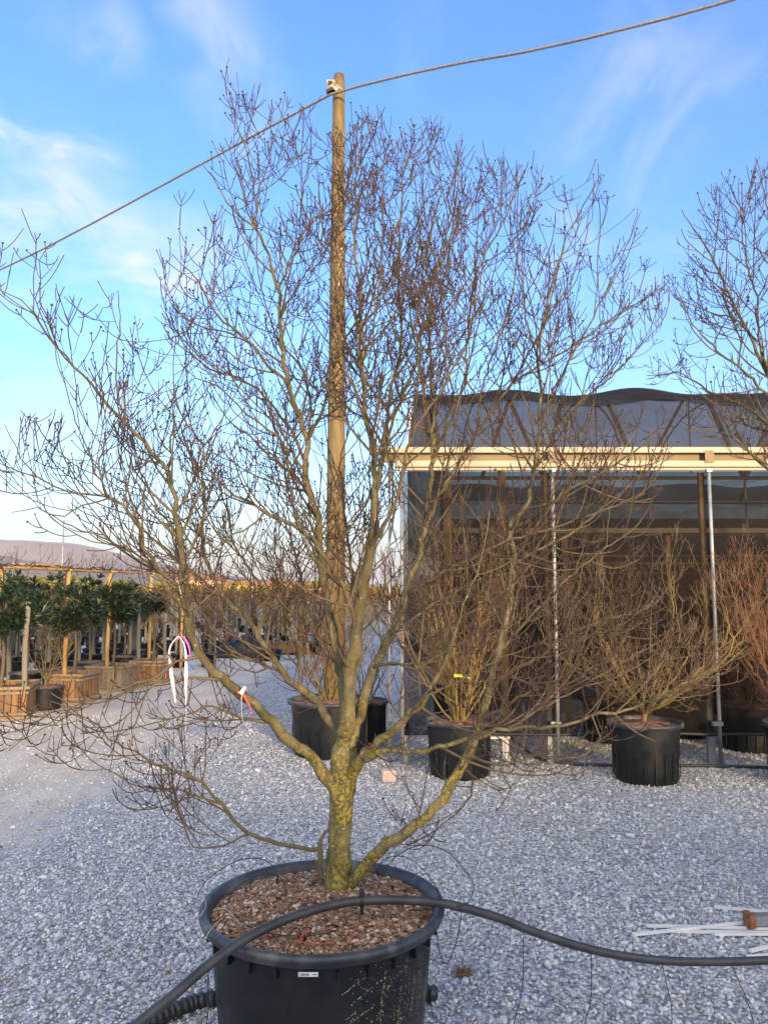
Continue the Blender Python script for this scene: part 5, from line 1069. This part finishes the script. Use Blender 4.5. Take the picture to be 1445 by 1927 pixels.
# black pile and a low timber pallet behind the track
pl = P(462, 1220, 20.0); t = thing('tarpaulin', 'crumpled black plastic sheet heaped on the ground in the middle background', 'tarpaulin', (pl[0], 20.0, 0))
def heap(a, b_):
    x = (a - .5) * 1.5; y = (b_ - .5) * .9; k = max(0, 1 - (x / .75) ** 2 - (y / .45) ** 2); return (x, y, .5 * k ** .5 * (1 + .25 * math.sin(x * 13 + y * 9) * math.cos(x * 7)) + .012 * math.sin(x * 40 + y * 31))
v, f = grid(heap, 60, 36); mesh_obj('sheet', v, f, M['plastic'], t, smooth=False)
pl = P(545, 1225, 21.0); t = thing('pallet', 'low brown timber pallet beside the black heap', 'pallet', (pl[0], 21.0, 0)); m = MB()
for k in range(6): m.box((-.5 + k * .2, 0, .30), (.15, .9, .03))
for k in range(3): m.box((0, -.4 + k * .4, .17), (1.15, .08, .22))
m.build('boards', M['crate'], t)
pl = P(508, 1220, 19.0); t = thing('empty_pot', 'low wide black pot standing between the black heap and the pallet', 'pot', (pl[0], 19.0, 0)); m = MB(); m.lathe([(.001, .02), (.24, .0), (.30, .24), (.32, .24), (.32, .27), (.285, .27), (.24, .03), (.001, .03)], n=32); m.build('pot_wall', M['plastic'], t)

# rows of staked bare saplings
sap = []
for k in range(4):
    t = thing('staked_sapling', 'bare sapling tied to a grey stake in the long rows in the left background', 'sapling', (0, 0, 0), 'rows of staked bare saplings in the background')
    m = MB(); m.lathe([(.001, .01), (.15, 0), (.185, .28), (.20, .28), (.20, .31), (.17, .31), (.16, .27), (.001, .27)], n=16); m.build('pot', M['plastic'], t)
    m = MB(); m.box((.05, 0, .80 - .05 * k), (.045, .045, 1.56 - .1 * k)); m.build('stake', M['stake'], t)
    g = Grower(80 + k); m = MB(); pp, rr = smooth_path([(0, 0, .2), (.02 * k - .02, .01, .6), (.0, .02, 1.0), (.02, 0, 1.5)], [.017, .014, .011, .004], .06); v, q = tubes(pp[None], rr[None], 6); m.add(v, q); m.build('trunk', M['bark_far'], t)
    g.level1(pp, rr, .06, .30, (.22, .50), .04, 1.0, .9); v, q, mi = g.meshes(bud_r=0, scale=1.5); mesh_obj('crown', v, q, [M['branch'], M['twig_red' if k % 2 else 'twig'], M['bud']], t, mi); sap.append(t)
rs = random.Random(5); cnt = 0; used = set()
for row, d in enumerate([15.6, 17.3, 18.6, 20.8, 22.0, 24.2, 26.0, 28.5, 31.5, 35, 39]):
    x0 = P(-60, 1200, d)[0]; x1 = P(640 if d > 20 else (250 if d < 16 else 400), 1200, d)[0]; step = .58 if d < 25 else .8; n = int((x1 - x0) / step)
    for i in range(n + 1):
        x = x0 + i * step + rs.uniform(-.12, .12)
        if d < 20.5 and -5.2 < x < -2.9 and 18 < d: continue
        k = rs.randrange(4); s_ = rs.uniform(.92, 1.05)
        if k not in used: used.add(k); o = sap[k]; o.location = (x, d, 0); o.rotation_euler.z = rs.uniform(0, 6); continue
        copy_tree(sap[k], (x, d + rs.uniform(-.15, .15), 0), rs.uniform(0, 6.28), None, s_); cnt += 1
print('saplings', cnt)
# golden hedges along the far side
rh = np.random.default_rng(90)
def hedge(px0, px1, d, h, lab, mat='leaf_yellow'):
    a = P(px0, 1110, d)[0]; b_ = P(px1, 1110, d)[0]; n = int((b_ - a) * 34); t = thing('hedge', lab, 'hedge', ((a + b_) / 2, d, 0), 'clipped golden hedges in the distance')
    c_ = np.stack([rh.uniform(a, b_, n) - (a + b_) / 2, rh.uniform(-.8, .8, n), rh.uniform(.5, 1, n) ** .7 * h], 1); c_[:, 2] *= 1 + .10 * np.sin(c_[:, 0] * 2.1 + d) * np.sin(c_[:, 0] * .9)
    dr = np.tile(UP, (n, 1)) + rh.normal(0, .5, (n, 3)); v, f = leaves(c_, dr, 7, .38, .07, rh, .8); mesh_obj('crown', v, f, M[mat], t, smooth=False)
    m = MB()
    for x in np.arange(a, b_, 1.1): m.tube([(x - (a + b_) / 2, 0, -.02), (x - (a + b_) / 2 + .05, 0, h * .4), (x - (a + b_) / 2, 0, h * .8)], [.05, .04, .02], 5)
    m.build('trunk', M['bark_far'], t)
hedge(-40, 250, 44, 2.2, 'golden hedge behind the evergreens on the left'); hedge(255, 470, 46, 1.95, 'golden hedge seen right of the evergreens'); hedge(475, 760, 50, 1.95, 'golden hedge seen either side of the tall pole')
hedge(200, 760, 42, 1.5, 'lower brown hedge in front of the golden ones', 'far_brown')
for px, d, w_, h, mt, lab in ((376, 130, 6.5, 3.4, 'house', 'small orange walled building far off beyond the hedges'), (448, 150, 9, 2.6, 'house_pink', 'low pinkish building far off right of the orange one'), (560, 140, 12, 2.4, 'house', 'long low building far off left of the pole')):
    p = P(px, 1110, d); t = thing('farm_building', lab, 'building', (p[0], d, 0)); m = MB(); m.box((0, 0, h / 2), (w_, 6, h)); m.build('wall', M[mt], t)
    m = MB(); x = w_ / 2 + .3; m.add([(-x, -3.3, h + .01), (x, -3.3, h + .01), (x, 3.3, h + .01), (-x, 3.3, h + .01), (-x + .8, 0, h + 1.0), (x - .8, 0, h + 1.0)], [(0, 1, 5, 4), (2, 3, 4, 5), (1, 2, 5), (3, 0, 4), (3, 2, 1, 0)], 0, False); m.build('roof', M['roof'], t)
    for k in range(3): m = MB(); m.box((-w_ * .3 + k * w_ * .3, -3.01, h * .55), (.9, .05, 1.1)); m.build('window', M['window_dark'], t)
for px, d, z, lab in ((116, 60, 7.1, 'tall thin lamp post on the left against the mountains'), (24, 62, 5.3, 'shorter thin lamp post near the left edge')):
    p = P(px, 1100, d); t = thing('lamp_post', lab, 'lamp post', (p[0], d, 0), 'far lamp posts'); m = MB(); m.tube([(0, 0, 0), (0, 0, z / 2), (0, 0, z)], [.09, .075, .05], 8); m.build('pole', M['galv'], t)
    m = MB(); m.box((.12, 0, z), (.42, .16, .07)); m.build('lamp_head', M['galv'], t)

# ------------------------------------------------------------------ unseen shed added behind the camera, sized to shade the foreground
t = thing('shade_shed', 'unseen grey shed added behind the photographer to shade the foreground', 'shed', (7.2, -9, 0)); m = MB()
m.box((0, 0, 1.2), (11.2, 6, 2.4)); m.build('wall', M['stake'], t); m = MB()
m.add([(-5.9, -3.3, 2.4), (5.9, -3.3, 2.4), (5.9, 3.3, 2.4), (-5.9, 3.3, 2.4), (-5.9, 0, 3.0), (5.9, 0, 3.0)], [(0, 1, 5, 4), (2, 3, 4, 5), (1, 2, 5), (3, 0, 4), (3, 2, 1, 0)], 0, False); m.build('roof', M['galv'], t)

# ------------------------------------------------------------------ air: pale haze that lets the mountains fade
hz = MB(); hz.box((0, 2450, 222), (15400, 5100, 446)); hm = bpy.data.materials.new('haze'); hm.use_nodes = True; hn = hm.node_tree; hn.nodes.clear()
pv = N(hn, 'ShaderNodeVolumePrincipled'); pv.inputs['Color'].default_value = (.97, .92, .99, 1); pv.inputs['Density'].default_value = .00012; pv.inputs['Anisotropy'].default_value = 0
ho = N(hn, 'ShaderNodeOutputMaterial'); hn.links.new(pv.outputs[0], ho.inputs['Volume'])
o = hz.build('haze', hm); tag(o, 'thin pale evening haze over the plain and mountains', 'haze', kind='stuff')
